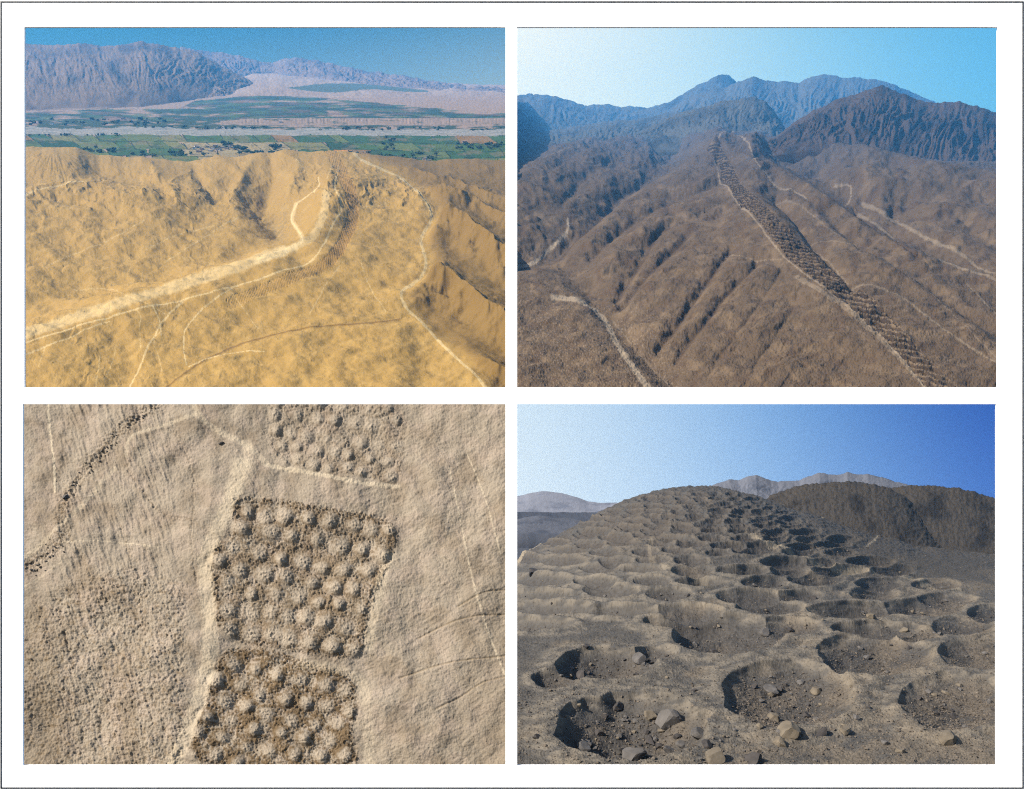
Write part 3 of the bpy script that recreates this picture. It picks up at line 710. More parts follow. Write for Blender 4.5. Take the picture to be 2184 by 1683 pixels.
row_([(940, 945), (1040, 968), (1130, 965), (1215, 975), (1290, 985), (1370, 1008), (1460, 1025)], 40)
row_([(950, 1040), (1050, 1055), (1130, 1062), (1210, 1078), (1300, 1102), (1400, 1112), (1500, 1118)], 42)
row_([(970, 1190), (1065, 1205), (1155, 1240), (1265, 1262), (1370, 1282), (1455, 1300)], 38)
row_([(900, 1270), (1000, 1285), (1080, 1330), (1190, 1345), (1290, 1360), (1390, 1375), (1480, 1390)], 38)
row_([(930, 1350), (1020, 1370), (1120, 1420), (1220, 1430), (1330, 1450), (1430, 1460)], 38)
row_([(860, 1430), (960, 1440), (1060, 1490), (1170, 1500), (1280, 1520), (1390, 1530)], 38)
row_([(820, 1500), (920, 1520), (1020, 1560), (1130, 1580), (1240, 1590), (1350, 1600), (1450, 1590)], 38)
row_([(790, 1600), (890, 1600), (990, 1640), (1400, 1670)], 38)
rb_ = random.Random(5)
for (x, y, r) in bumps:
    cx, cy = Pt('c', x + rb_.uniform(-8, 8), y + rb_.uniform(-8, 8)); r_ = r * .476 * rb_.uniform(.72, .95)
    j0, j1 = np.searchsorted(us, [cx - 3.2 * r_, cx + 3.2 * r_]); i0, i1 = np.searchsorted(vs, [cy - 3.2 * r_, cy + 3.2 * r_])
    sl_ = (slice(i0, i1), slice(j0, j1))
    dd = np.hypot((U[sl_] - cx) * rb_.uniform(.85, 1.15), (V[sl_] - cy)) / r_ + .16 * n_hi[sl_] + .2 * n_mid[sl_]
    hgt = (5.6 if y > 400 else 3.4) * rb_.uniform(.45, 1.4)
    big = r_ * .45
    ax = ((U[sl_] - cx) * .45 + (V[sl_] - cy) * .9) / r_; dd = dd * (1 + .30 * np.tanh(ax * 1.5))
    A[sl_] += hgt * sstep(1.25, .1, dd) * (1 + .12 * n_hi[sl_]) + .5 * np.abs(n_hi[sl_]) * (dd < 1.2) - hgt * .25 * np.exp(-((dd - 1.25) / .3) ** 2)
    cc = cols[sl_]; m = sstep(1.1, .5, dd) * .8
    cols[sl_] = cc * (1 - m[..., None]) + base * 1.12 * m[..., None]
tr = np.array(s2l(214, 196, 166)) * .5
def trail_c(p_, w_, c_, s_, i_): trail(p_, w_, c_, min(.85, s_ * .95), i_, panel='c')
for pts, w, s_, pid in (([(130, -20), (130, 120), (150, 260), (160, 410)], 2.6, .7, 2), ([(1000, 300), (960, 440), (900, 600), (840, 700), (840, 850), (870, 1050), (840, 1250), (780, 1450), (700, 1640)], 17, .5, 2),
        ([(780, -20), (800, 80), (900, 150), (1020, 200), (1100, 280)], 7, .4, None), ([(800, 80), (620, 130), (500, 170), (490, 260)], 4, .4, None), ([(1110, 290), (1280, 320), (1500, 370), (1690, 380)], 5, .5, None),
        ([(1920, 300), (1970, 520), (2010, 740), (2060, 930), (2120, 1100), (2200, 1300)], 2.2, .5, 2), ([(2000, 230), (2080, 420), (2150, 680)], 1.6, .45, None), ([(200, 640), (420, 630), (620, 660)], 1.8, .4, None),
        ([(430, 310), (240, 520), (100, 640), (20, 700)], 5, .35, None), ([(0, 840), (200, 720)], 2, .3, None), ([(1280, 1180), (1480, 1210), (1560, 1300), (1560, 1660)], 12, .3, None), ([(1650, 700), (1600, 900), (1560, 1100)], 12, .35, None),
        ([(1020, 200), (1050, 330), (960, 440)], 12, .3, None)):
    trail_c(pts, w, tr, s_, pid)
# rocky gullies on the left: dark broken stones
dr = []
for pts, w, k in (([(620, 20), (500, 110), (400, 210), (280, 330), (210, 440), (190, 520)], 15, 1), ([(-20, 760), (60, 720), (150, 670), (210, 600)], 17, 1), ([(450, 560), (500, 700), (540, 850), (560, 1000)], 5, .5),
                  ([(240, 620), (330, 800), (400, 900)], 6, .5), ([(700, 150), (780, 300), (790, 480), (780, 700), (800, 850)], 6, .5), ([(480, 300), (560, 420), (640, 520), (760, 540)], 5, .5), ([(60, 880), (120, 1040), (170, 1200)], 7, .5), ([(150, 880), (200, 1040), (240, 1180)], 5, .5),
                  ([(560, 860), (760, 880)], 5, .4)):
    d, _, _ = pline(U, V, P('c', pts, 2)); m = np.exp(-(d / w) ** 2) * k
    A += m * (1.6 * n_hi + .9 * pn(U * .2, V * .2, 228) + .4); A -= np.exp(-(d / (w * .4)) ** 2) * 1.4 * k
    cols = mixc(cols, np.array(s2l(112, 92, 66)) * .5, m * sstep(-.3, .5, n_hi) * .6)
for pts in ([(1780, 1060), (1900, 1000), (2030, 960), (2184, 950)], [(1860, 1380), (1980, 1320), (2060, 1260), (2184, 1230)], [(1960, 920), (2080, 850), (2184, 840)], [(1700, 1240), (1900, 1170), (2184, 1140)]):
    d, _, _ = pline(U, V, P('c', pts, 2)); A -= 1.5 * np.exp(-(d / 2) ** 2); cols = mixc(cols, np.array(s2l(120, 100, 70)) * .6, np.exp(-(d / 1.6) ** 2) * .4)
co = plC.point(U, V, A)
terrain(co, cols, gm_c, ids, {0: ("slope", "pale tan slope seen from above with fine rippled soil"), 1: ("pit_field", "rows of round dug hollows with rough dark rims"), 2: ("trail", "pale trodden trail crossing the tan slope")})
plC_data = (us, vs, A); co_C = co

# ------------------------------------------------------------------ VIEW D: stony hill covered in pits, under a white-to-blue sky
gm_d = ground_mat("stony_grey_brown_soil", 0.38, 0.8, var=0.16, var_scale=0.08)
plD = Plane(1000, 100)
us = np.arange(1092, 2176, 1.3); vs = np.concatenate([np.arange(1082, 1180, .5), np.arange(1180, 1668, .62)])
U, V = np.meshgrid(us, vs); W = plD.lnd(U, V)
n_lo = fbm(U * .008, W * .008, 3, 301); n_mid = fbm(U * .03, W * .022, 4, 302); n_hi = fbm(U * .14, W * .10, 5, 303, .6)
k = sstep(1420, 1100, V)
vt = np.interp(us, [1092, 1125, 1180, 1250, 1330, 1400, 1430, 1465, 1500, 1530, 1570, 1600, 1640, 1680, 1720, 1780, 1850, 1950, 2176], [1196, 1180, 1150, 1110, 1070, 1050, 1044, 1041, 1042, 1045, 1050, 1057, 1068, 1084, 1098, 1118, 1140, 1165, 1190])
A = (1100 - vt[None, :]) * k + 4 * n_lo
VB = V; V = V - A * plD.n[2]
pits = [(1348, 1572, 140, 62), (1682, 1500, 122, 62), (2040, 1513, 98, 55), (1296, 1427, 92, 30), (1553, 1368, 104, 38), (1867, 1410, 108, 40), (2090, 1404, 75, 34), (1287, 1334, 76, 26), (1501, 1313, 80, 22), (1710, 1322, 82, 30),
        (1850, 1335, 55, 18), (1301, 1275, 70, 19), (1491, 1272, 62, 22), (1608, 1275, 46, 11), (2010, 1313, 56, 19), (2085, 1294, 42, 11), (1905, 1277, 50, 13), (1372, 1246, 38, 14), (1581, 1246, 50, 15), (1662, 1232, 30, 8),
        (1425, 1201, 38, 10), (1296, 1210, 44, 12), (1520, 1199, 36, 9), (1620, 1202, 36, 10), (1753, 1225, 50, 12), (1796, 1252, 42, 11), (1125, 1284, 48, 24), (1140, 1400, 40, 20), (1760, 1200, 36, 8), (1690, 1190, 32, 7), (1850, 1230, 40, 9), (1960, 1255, 44, 10), (2050, 1250, 44, 9), (1210, 1240, 40, 10), (1150, 1235, 34, 9)]
pits += [(1185, 1303, 50, 14), (1190, 1268, 38, 10), (1240, 1208, 36, 8), (1345, 1222, 34, 8), (1400, 1400, 42, 14), (1400, 1330, 36, 10), (1655, 1278, 38, 10), (1960, 1360, 44, 14), (1330, 1180, 32, 7), (1230, 1180, 32, 7), (1185, 1455, 44, 18), (1185, 1365, 36, 10)]
rp = random.Random(3)
pits = [q for q in pits if q[1] > 1350 and q[2] > 40]
rows_v = [1340, 1304, 1272, 1244, 1220, 1199, 1181, 1165, 1151, 1138, 1126, 1115, 1105, 1095, 1085, 1076, 1067, 1059]
for r, v0 in enumerate(rows_v):                     # rows of hollows right across the hill, each row set off by half a pit
    rx = float(np.interp(v0, [1056, 1104, 1200, 1342], [15, 21, 41, 82])); ry = float(np.interp(v0, [1056, 1104, 1200, 1342], [4.2, 5.4, 9.2, 17.5]))
    x = 1096 + rp.uniform(0, 2) * rx; xr = float(np.interp(v0, [1104, 1170, 1230, 1290], [1700, 1840, 2000, 2170]))
    while x < xr:
        vs_ = float(np.interp(x, us, vt))
        if v0 > vs_ + 8 and rp.random() > .08:
            pits.append((x + rp.uniform(-.3, .3) * rx, v0 + rp.uniform(-.5, .5) * ry + (x - 1500) * .012, rx * rp.uniform(.7, 1.15), ry * rp.uniform(.75, 1.15)))
        x += rx * 2.25
pf = np.zeros(U.shape); rf_ = np.zeros(U.shape); inpit = np.zeros(U.shape); wob = fbm(U * .014, W * .008, 2, 305)
for (cx, cy, rx, ry) in pits:
    cy -= ry * .2; rx *= 1.2; ry *= 1.16
    j0, j1 = np.searchsorted(us, [cx - 2.2 * rx, cx + 2.2 * rx])
    s_ = (slice(None), slice(j0, j1))
    dd = np.hypot((U[s_] - cx) / rx, (V[s_] - cy) / ry) + .09 * wob[s_]
    dep = rx * np.interp(rx, [20, 45, 80, 150], [.26, .30, .33, .35]) * np.interp(cx, [1100, 1450, 1700, 2100], [1.5, 1.15, .85, .85])
    q_ = np.clip(1 - dd * dd, 0, 1)
    pf[s_] = np.minimum(pf[s_], -dep * q_ ** 1.15); rf_[s_] = np.maximum(rf_[s_], rx * .085 * np.exp(-((dd - 1.08) / .26) ** 2))
    inpit[s_] = np.maximum(inpit[s_], sstep(1.05, .6, dd))
A += pf + rf_ * np.exp(pf / 3)
W3 = W + 1.6 * A; n_mid = fbm(U * .03, W3 * .03, 4, 302); n_hi = fbm(U * .14, W3 * .11, 5, 303, .6)
gr = np.interp(V, [1041, 1150, 1400, 1633], [.5, .9, 1.3, 1.9])
A += n_mid * 1.6 * gr + gr * n_hi * .34
cr = 1 - 2 * np.abs(pn(U * .07, W * .05, 320)); A += gr * inpit * .7 * fbm(U * .09, W3 * .08, 3, 321) + gr * .6 * pn(U * .3, W3 * .2, 322) + gr * 1.5 * sstep(.45, .85, pn(U * .16, W3 * .13, 323)) * (.4 + .6 * inpit)
rgh = sstep(1240, 1130, V)
A += rgh * (ridged(U * .05, W * .05, 4, 330) * 1.6 + .6 * n_hi)
A -= np.maximum(0, 1096 - VB) * 6
base = np.array(s2l(132, 126, 118)) * .215
cols = np.ones(U.shape + (3,)) * base
cols = mixc(cols, np.array(s2l(172, 154, 130)) * .27, sstep(-.3, .6, fbm(U * .01, W * .01, 4, 340) + (U - 1700) / 900 + (V - 1500) / 700) * .6)
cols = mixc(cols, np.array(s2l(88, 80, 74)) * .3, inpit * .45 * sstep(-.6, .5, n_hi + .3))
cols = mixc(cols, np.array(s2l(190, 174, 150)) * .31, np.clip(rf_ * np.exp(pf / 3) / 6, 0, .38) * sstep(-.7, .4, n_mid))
cols = mixc(cols, np.array(s2l(96, 86, 76)) * .36, rgh * .55 * sstep(-.5, .5, n_mid + .3))
cols = mixc(cols, np.array(s2l(84, 76, 66)) * .3, sstep(.2, .8, n_hi) * .5)
cols = mixc(cols, np.array(s2l(60, 56, 52)) * .3, sstep(.45, .8, pn(U * .3, W3 * .2, 322)) * .55)
cols = mixc(cols, np.array(s2l(80, 72, 62)) * .38, sstep(1620, 1900, U) * sstep(1270, 1200, V + (U - 1900) * -.05) * .6)
ids = np.zeros(U.shape, int)
tr = np.array(s2l(200, 180, 148)) * .5
for pts, w, s_, pid in (([(1040, 590), (1150, 640), (1280, 690), (1400, 740), (1600, 760), (1800, 800), (1990, 850)], 4, .3, 1), ([(1575, 650), (1620, 620), (1630, 575), (1590, 560)], 2.2, .3, None), ([(620, 600), (600, 700), (700, 760), (860, 800)], 5, .12, None),
        ([(1380, 520), (1500, 545), (1620, 575)], 1.6, .5, None), ([(20, 690), (200, 590), (340, 510)], 2, .4, None)):
    trail(pts, w, tr, s_, pid, panel='d')
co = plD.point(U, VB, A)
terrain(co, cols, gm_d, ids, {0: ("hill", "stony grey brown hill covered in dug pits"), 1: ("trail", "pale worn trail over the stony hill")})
D_data = (us, vs, A, inpit, co)
hillc, hillc2 = np.array(s2l(112, 102, 90)) * .19, np.array(s2l(78, 72, 66)) * .16
plE = Plane(1075, 62)
mountain("hill", "rounded brown hill behind the pitted foreground", plE, [(1600, 1084), (1660, 1052), (1700, 1040), (1740, 1033), (1780, 1029), (1830, 1029), (1870, 1034), (1905, 1044), (1935, 1060), (1965, 1085), (1995, 1115), (2030, 1150)],
    [(1600, 1180), (2030, 1240)], 1136, 1128, gm_d, hillc, hillc2, rib=.8, rf=.05, own_foot=True, seed=41, edge=2.2, rough=1.9, shape=.75)
mountain("hill", "brown hill shoulder at the right edge under deep blue sky", plE, [(1850, 1060), (1880, 1050), (1915, 1041), (1960, 1038), (2000, 1038), (2040, 1042), (2080, 1050), (2120, 1060), (2178, 1078)],
    [(1850, 1200), (2178, 1240)], 1133, 1126, gm_d, hillc, hillc2, rib=1.5, rf=.04, own_foot=True, seed=43, edge=2.2, rough=1.9, shape=.75)
plF = Plane(1085, 54)
haze_tone1, haze_tone2 = np.array(s2l(140, 142, 152)) * .3, np.array(s2l(112, 116, 128)) * .3  # distance haze painted into the rock colour as cool greys
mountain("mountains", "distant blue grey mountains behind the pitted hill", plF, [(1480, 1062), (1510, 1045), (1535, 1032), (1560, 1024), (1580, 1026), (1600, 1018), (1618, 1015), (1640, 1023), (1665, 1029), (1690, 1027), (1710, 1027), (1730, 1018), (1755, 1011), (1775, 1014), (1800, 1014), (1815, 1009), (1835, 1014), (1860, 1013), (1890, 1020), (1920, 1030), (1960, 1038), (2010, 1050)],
    [(1480, 1100), (2010, 1100)], 1129, 1127, gm_b, haze_tone1, haze_tone2, rib=2.5, rf=.04, own_foot=True, seed=51, edge=1.5, rough=.6)
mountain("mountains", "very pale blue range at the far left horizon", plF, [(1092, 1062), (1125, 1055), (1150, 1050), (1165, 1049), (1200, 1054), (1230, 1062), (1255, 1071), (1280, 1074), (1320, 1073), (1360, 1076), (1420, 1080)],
    [(1092, 1110), (1420, 1110)], 1128, 1127, gm_b, haze_tone1 * 1.6, haze_tone2 * 1.7, rib=.5, rf=.03, own_foot=True, seed=53, edge=1, rough=.2)  # lighter greys paint this range as deeper in haze
mountain("plain", "dark hazy plain far below at the left", plF, [(1092, 1093), (1420, 1095)], [(1092, 1215), (1420, 1180)], 1133, 1129, gm_b, haze_tone2 * .8, haze_tone2 * .5, rib=1, rf=.03, own_foot=True, seed=55, edge=.4, rough=.5)
mountain("hill", "low rounded hill on the hazy plain at the left", plF, [(1092, 1112), (1120, 1104), (1150, 1100), (1190, 1102), (1230, 1108), (1270, 1116), (1320, 1130)], [(1092, 1138), (1320, 1140)], 1134, 1132, gm_b, haze_tone1 * .7, haze_tone2 * .7, rib=.8, rf=.03, own_foot=True, seed=57, edge=.4, rough=.3)

# ------------------------------------------------------------------ things: stones, trees, houses
def ico(sub):
    import bmesh
    bm = bmesh.new(); bmesh.ops.create_icosphere(bm, subdivisions=sub, radius=1.0)
    bm.verts.ensure_lookup_table()
    co = np.array([v.co[:] for v in bm.verts]); f = np.array([[v.index for v in fc.verts] for fc in bm.faces]); bm.free()
    return co, f
def stone_mesh(seed, mat, flat=.62):
    co, f = ico(3); rg = np.random.RandomState(seed)
    for k in range(13):                     # broken facets: cut with random planes
        n = rg.normal(size=3); n /= np.linalg.norm(n); d = rg.uniform(.52, .82)
        e = co @ n - d; co = co - np.maximum(e, 0)[:, None] * n
    co += .03 * np.stack([pn(co[:, 0] * 3 + 5, co[:, 1] * 3 + i * 7 + co[:, 2] * 2, seed + i) for i in range(3)], -1)
    co *= np.array([1.0, rg.uniform(.7, .95), flat * rg.uniform(.8, 1.15)])
    me = bpy.data.meshes.new("stone")
    me.from_pydata(co.tolist(), [], f.tolist()); me.materials.append(mat)
    return me
def vrow(co, us, u, vimg, front=True):
    """point of a view's ground that shows at this place"""
    j = int(np.clip(np.searchsorted(us, u), 1, len(us) - 2)); c = co[:, j]
    vi = CV - F * c[:, 2] / c[:, 1]
    d = np.abs(vi - vimg); ok = np.where(d < d.min() + 1.0)[0]
    i = ok[np.argmin(c[ok, 1])]
    return i, j, co[i, j]
st_mats = [plain_mat("stone_grey", tuple(np.array(s2l(118, 112, 106)) * .34), .9, 1.2, .3), plain_mat("stone_dark", tuple(np.array(s2l(86, 80, 76)) * .34), .9, 1.2, .3), plain_mat("stone_tan", tuple(np.array(s2l(150, 136, 116)) * .28), .9, 1.2, .3)]
st_mesh = [[stone_mesh(10 * a + b, m) for b in range(5)] for a, m in enumerate(st_mats)]
usD, vsD, AD, pitD, coD = D_data
rs = random.Random(77)
def put_stone(co, us, u, v, wpx, label, group=None, kind=0, sink=.28, yaw=None, var=None):
    i, j, p = vrow(co, us, u, v)
    size = wpx * p[1] / F / 2
    o = bpy.data.objects.new("stone", st_mesh[kind][rs.randrange(5) if var is None else var]); C.objects.link(o)
    o.location = (p[0], p[1], p[2] + size * (.62 - sink) * .6)
    o.scale = (size, size, size); o.rotation_euler = (rs.uniform(-.3, .3), rs.uniform(-.3, .3), rs.uniform(0, 6.28) if yaw is None else yaw)
    prop(o, label=label, cat="stone", group=group)
    return o
for x, y, w, k, lb in ((680, 1440, 150, 0, "largest grey boulder with a pointed top in the bottom left pit"), (825, 1500, 105, 0, "blocky grey boulder right of the pointed boulder"),
        (530, 1600, 120, 0, "flat grey slab at the bottom of the left pit"), (1240, 1490, 150, 2, "wide pale stone on the near rim of the middle pit"), (1350, 1300, 62, 2, "round pale stone high in the middle pit"),
        (1075, 1612, 95, 1, "flat dark stone on the bottom edge of the trail"), (1945, 1520, 95, 2, "tan boulder on the ridge between the right hand pits"), (900, 1605, 110, 2, "flat tan slab at the bottom between two pits"),
        (1150, 1300, 75, 0, "upright grey stone in the upper left of the middle pit"), (690, 1570, 75, 0, "dark stone below the pointed boulder"), (610, 1530, 60, 1, "small dark block left below the pointed boulder"),
        (745, 1540, 60, 0, "grey chip wedged between the two largest boulders"), (1190, 1535, 70, 2, "low pale stone in front of the middle pit"), (1380, 1490, 65, 1, "dark stone deep in the middle pit shade"), (1480, 1480, 60, 2, "tan stone at the right end of the middle pit"),
        (1600, 970, 50, 2, "rounded tan stone in the pit at mid right"), (1745, 1030, 42, 2, "tan stone on the saddle at mid right"), (80, 770, 55, 1, "dark stone on the left slope above the pits"), (460, 1375, 60, 1, "dark stone at the top of the bottom left pit"),
        (1660, 1530, 45, 0, "lone grey stone on the bottom right rim"), (320, 1100, 34, 1, "dark stone on the slope between the left pits"), (300, 1230, 60, 1, "flat dark stone in the left middle pit"), (1100, 1460, 40, 2, "small pale stone on the left rim of the middle pit")):
    u, v = Pt('d', x, y); put_stone(coD, usD, u, v, w * .476 * 1.15, lb, kind=k)
n = 0; tries = 0
while n < 250 and tries < 20000:
    tries += 1
    v = 1190 + 440 * rs.random() ** .75; u = rs.uniform(1108, 2120)
    i, j, p = vrow(coD, usD, u, v)
    inside_pit = pitD[i, j] > .5
    if not inside_pit and rs.random() > .12: continue
    w = np.interp(v, [1190, 1400, 1630], [4.5, 10, 18]) * math.exp(rs.gauss(0, .45))
    if inside_pit: put_stone(coD, usD, u, v, w, "small angular stone lying inside one of the dug pits", "stones scattered in the pits", kind=rs.choice((0, 0, 1, 1, 2)))
    else: put_stone(coD, usD, u, v, w * .75, "small stone lying on the bare ground between the pits", "stones scattered between the pits", kind=rs.choice((0, 1, 2)))
    n += 1

# gravel: thousands of chips nobody could count
gco, gf = ico(1); GV = []; GF = []; gr_ = np.random.RandomState(5); nb = 0
viD = CV - F * coD[..., 2] / coD[..., 1]
ii = gr_.randint(20, coD.shape[0], 75000); jj = gr_.randint(2, coD.shape[1] - 2, 75000)
keep = gr_.rand(75000) < np.where(pitD[ii, jj] > .5, .5, .13)
ii, jj = ii[keep], jj[keep]
for i, j in zip(ii, jj):
    p = coD[i, j]; v = viD[i, j]
    if v > 1640: continue
    s_ = np.interp(v, [1050, 1200, 1400, 1630], [.9, 1.3, 2.3, 4.0]) * math.exp(gr_.normal() * .4) * p[1] / F / 2
    q = gco * (1 + .3 * gr_.normal(size=(len(gco), 1))) * s_ * np.array([1, .9, .7]) * .9
    GV.append(q + p + np.array([0, 0, s_ * .3])); GF.append(gf + nb); nb += len(gco)
gv = make_mesh("gravel", np.concatenate(GV), np.concatenate(GF), None, plain_mat("gravel_stone", tuple(np.array(s2l(128, 116, 102)) * .32), .9, .9, .5), smooth=False)
prop(gv, label="loose gravel chips strewn over the pitted stony hill", kind='stuff')

# trees of the green valley
def crown_mesh(seed, mat):
    co, f = ico(1); rg = np.random.RandomState(seed); vs_ = []; fs_ = []
    for k in range(16):
        c = rg.normal(size=3) * .42; c[2] = abs(c[2]) * .8 + .1; r_ = rg.uniform(.22, .42)
        q = co * (1 + .25 * rg.normal(size=(len(co), 1))) * r_ + c
        fs_.append(f + sum(len(a) for a in vs_)); vs_.append(q)
    me = bpy.data.meshes.new("crown"); me.from_pydata(np.concatenate(vs_).tolist(), [], np.concatenate(fs_).tolist()); me.materials.append(mat)
    return me
leaf = [plain_mat("foliage_dark", (.018, .032, .014), .9, 2.0, .4), plain_mat("foliage_olive", (.035, .045, .02), .9, 2.0, .4)]
bark = plain_mat("bark", (.06, .045, .03), .9, 3.0, .3)
cr_m = [crown_mesh(90 + k, leaf[k % 2]) for k in range(6)]
tz = [(0.07 * math.cos(a) * s_, 0.07 * math.sin(a) * s_, z) for z, s_ in ((-.1, 1.2), (.35, .8)) for a in [i * math.pi / 3 for i in range(6)]]
tr_m = bpy.data.meshes.new("trunk"); tr_m.from_pydata(tz, [], [[i, (i + 1) % 6, 6 + (i + 1) % 6, 6 + i] for i in range(6)]); tr_m.materials.append(bark)
usV, coV = V_data
tiltV = math.atan((CV - 125) / F)
def tree(u, v, px, label, group):
    _, _, p = vrow(coV, usV, u, v); s_ = px * p[1] / F
    t_ = bpy.data.objects.new("tree", None); C.objects.link(t_); t_.location = p; t_.rotation_euler = (tiltV, 0, 0); t_.scale = (s_ * rs.uniform(.8, 1.5), s_ * rs.uniform(.8, 1.2), s_ * rs.uniform(.8, 1.1))
    prop(t_, label=label, cat="tree", group=group)
    a = bpy.data.objects.new("trunk", tr_m); C.objects.link(a); a.parent = t_
    b = bpy.data.objects.new("crown", rs.choice(cr_m)); C.objects.link(b); b.parent = t_; b.rotation_euler = (0, 0, rs.uniform(0, 6)); b.location = (0, 0, .35)
for (x0, y0, x1, y1, nn, sz, lb, gp) in ((500, 575, 860, 590, 14, 5.0, "dark green tree in the line at the foot of the hills, near the village", "trees at the foot of the yellow hills"),
        (940, 572, 1230, 580, 20, 4.5, "dark green tree in the straight row above the middle of the yellow hills", "row of trees above the middle of the hills"),
        (1300, 572, 1560, 585, 18, 4.5, "dark tree below the orange field", "trees below the orange field"),
        (1600, 580, 1880, 610, 16, 5.0, "dark tree in the scatter right of the orange field at the hill foot", "trees right of the orange field"),
        (880, 535, 1010, 560, 14, 5.5, "dark tree standing among the village houses", "trees among the village houses"),
        (1120, 548, 1170, 575, 8, 5.0, "dark tree in the short hedge right of the village", "trees in the hedge right of the village"),
        (1950, 535, 2170, 560, 22, 4.5, "dark tree dotted over the brown fields at the far right", "trees over the right hand brown fields"),
        (1620, 500, 1700, 560, 10, 4.0, "dark tree along the field edge right of centre", "trees along the slanting field edge"),
        (240, 552, 420, 575, 14, 4.5, "dark tree in the line left of the village above the hill shoulder", "trees left of the village"),
        (560, 460, 1120, 470, 26, 3.6, "dark tree on the far bank of the pale river bed, left half", "trees along the far left river bank"),
        (1320, 462, 2150, 475, 26, 3.6, "dark tree on the far bank of the pale river bed, right half", "trees along the far right river bank"),
        (30, 425, 700, 455, 30, 4.0, "dark tree on the wooded terrace above the river at the left", "trees on the left river terrace"),
        (30, 492, 500, 500, 14, 3.4, "dark tree on the near bank of the river bed at the left", "trees along the near river bank")):
    for k_ in range(nn):
        u, v = Pt('a', rs.uniform(x0, x1), rs.uniform(y0, y1)); 
        if 46 < u < 1084: tree(u, v, sz * rs.uniform(.8, 1.25), lb, gp)

# village houses
wl_m = [plain_mat("house_cream", (.42, .38, .32), .85, 1, .1), plain_mat("house_white", (.55, .53, .50), .85, 1, .1), plain_mat("house_pink", (.36, .26, .21), .85, 1, .1)]
rf_m = plain_mat("house_roof", (.20, .15, .12), .9, 1, .2); gl_m = plain_mat("house_glass", (.02, .025, .03), .3, 1, .1); dr_m = plain_mat("house_door", (.08, .05, .03), .7, 1, .1)
def bmesh_box(name, bx, mat):
    c_, q_ = box_mesh(bx); me = bpy.data.meshes.new(name); me.from_pydata(c_.tolist(), [], q_.tolist()); me.materials.append(mat); return me
hm_w = [bmesh_box("wall", [(-.5, .5, -.35, .35, -.08, .5)], m) for m in wl_m]
hm_r = bmesh_box("roof", [(-.55, .55, -.4, .4, .502, .56)], rf_m)
hm_d = bmesh_box("door", [(-.07, .07, -.37, -.352, -.04, .26)], dr_m); hm_g = bmesh_box("window", [(-.08, .08, -.366, -.352, .16, .34)], gl_m)
hn_ = [("cream", "white", "pink")[i % 3] for i in range(30)]
spots = [(770, 556), (790, 552), (812, 560), (835, 549), (858, 556), (872, 545), (905, 552), (930, 545), (955, 552), (978, 548), (1000, 556), (925, 558), (888, 562), (848, 566), (800, 568), (962, 560), (1785, 602), (1812, 606), (1830, 610), (1165, 440), (460, 424), (700, 428), (140, 446), (1990, 528)]
wh = ["at the left end of the village", "second from the left end of the village", "in the village front row, third from the left", "behind the left village trees", "in the left centre of the village", "at the back of the village left of the trees",
      "just left of the tallest village trees", "between the village trees", "right of the village trees", "at the back right of the village", "at the right end of the village", "in front of the village trees", "in front, left of the village trees", "lowest in the village centre",
      "lowest at the left of the village", "in front at the right of the village", "left of three by the hill foot at right", "middle of three by the hill foot at right", "right of three by the hill foot at right", "on the far terrace above the river, near the centre",
      "on the wooded terrace left of centre", "on the terrace left of the river centre", "among trees at the far left terrace", "alone in the brown fields at the far right"]
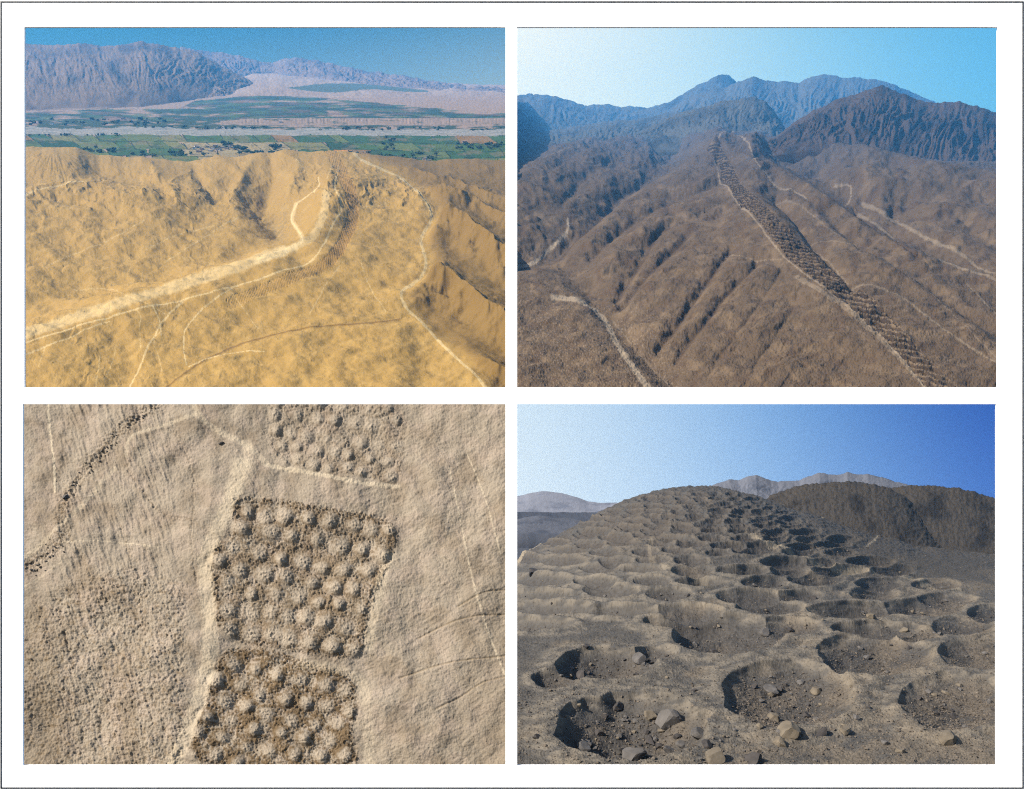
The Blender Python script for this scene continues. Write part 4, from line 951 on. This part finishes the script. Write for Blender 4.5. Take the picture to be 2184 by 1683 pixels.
for k_, ((x, y), w_) in enumerate(zip(spots, wh)):
    u, v = Pt('a', x, y); _, _, p = vrow(coV, usV, u, v); s_ = rs.uniform(7, 11) * p[1] / F * (.8 if y < 500 else 1)
    h = bpy.data.objects.new("house", None); C.objects.link(h); h.location = p; h.rotation_euler = (tiltV, 0, rs.uniform(-.5, .5)); h.scale = (s_, s_, s_ * rs.uniform(.6, 1.0))
    prop(h, label="small flat roofed %s house %s" % (hn_[k_], w_), cat="house", group="houses in the green valley")
    for nm, me, lx in (("wall", hm_w[k_ % 3], 0), ("roof", hm_r, 0), ("door", hm_d, 0), ("window", hm_g, -.28), ("window", hm_g, .28)):
        o = bpy.data.objects.new(nm, me); C.objects.link(o); o.parent = h; o.location = (lx, 0, 0)
# broken stones along the gully of the pale slope
usC = plC_data[0]; coC = co_C
for k_ in range(30):
    t_ = rs.random(); seg = [(620, 20), (500, 110), (400, 210), (280, 330), (210, 440)]
    i_ = min(3, int(t_ * 4)); f_ = t_ * 4 - i_; x = seg[i_][0] * (1 - f_) + seg[i_ + 1][0] * f_; y = seg[i_][1] * (1 - f_) + seg[i_ + 1][1] * f_
    u, v = Pt('c', x + rs.gauss(0, 22), y + rs.gauss(0, 22))
    if v > 866 and u > 52: put_stone(coC, usC, u, v, rs.uniform(4, 9), "dark broken stone in the diagonal gully at upper left", "stones in the upper left gully", kind=rs.choice((0, 0, 2)), sink=.5)
for k_ in range(26):
    u, v = Pt('c', rs.uniform(20, 210), 0); v = 856.1 + .476 * (760 - (u - 43.7) / .476 * .55 + rs.gauss(0, 22))
    put_stone(coC, usC, u, v, rs.uniform(4, 9), "dark broken stone in the short gully at the left edge", "stones in the left edge gully", kind=rs.choice((0, 0, 2)), sink=.5)
for x, y, w, lb in ((210, 430, 46, "pale grey boulder at the lower end of the diagonal gully"), (905, 190, 30, "single grey stone in the small ring above centre left")):
    u, v = Pt('c', x, y); put_stone(coC, usC, u, v, w * .476, lb, kind=0)

# ------------------------------------------------------------------ the air
hb, hq = box_mesh([(-42000, 42000, -400, 50000, -9000, 22000)])
hz = make_mesh("haze", hb, hq, None, None, smooth=False)
prop(hz, label="faint bluish haze filling the air over all four views", kind='stuff')
hm = bpy.data.materials.new("haze_air"); hm.use_nodes = True
hn = hm.node_tree.nodes; hl = hm.node_tree.links; hn.clear()
ho = hn.new('ShaderNodeOutputMaterial'); pv = hn.new('ShaderNodeVolumePrincipled')
pv.inputs['Color'].default_value = (0.10, 0.46, 0.95, 1); pv.inputs['Density'].default_value = HAZE; pv.inputs['Anisotropy'].default_value = 0.0
hl.new(pv.outputs[0], ho.inputs['Volume'])
hz.data.materials.append(hm)
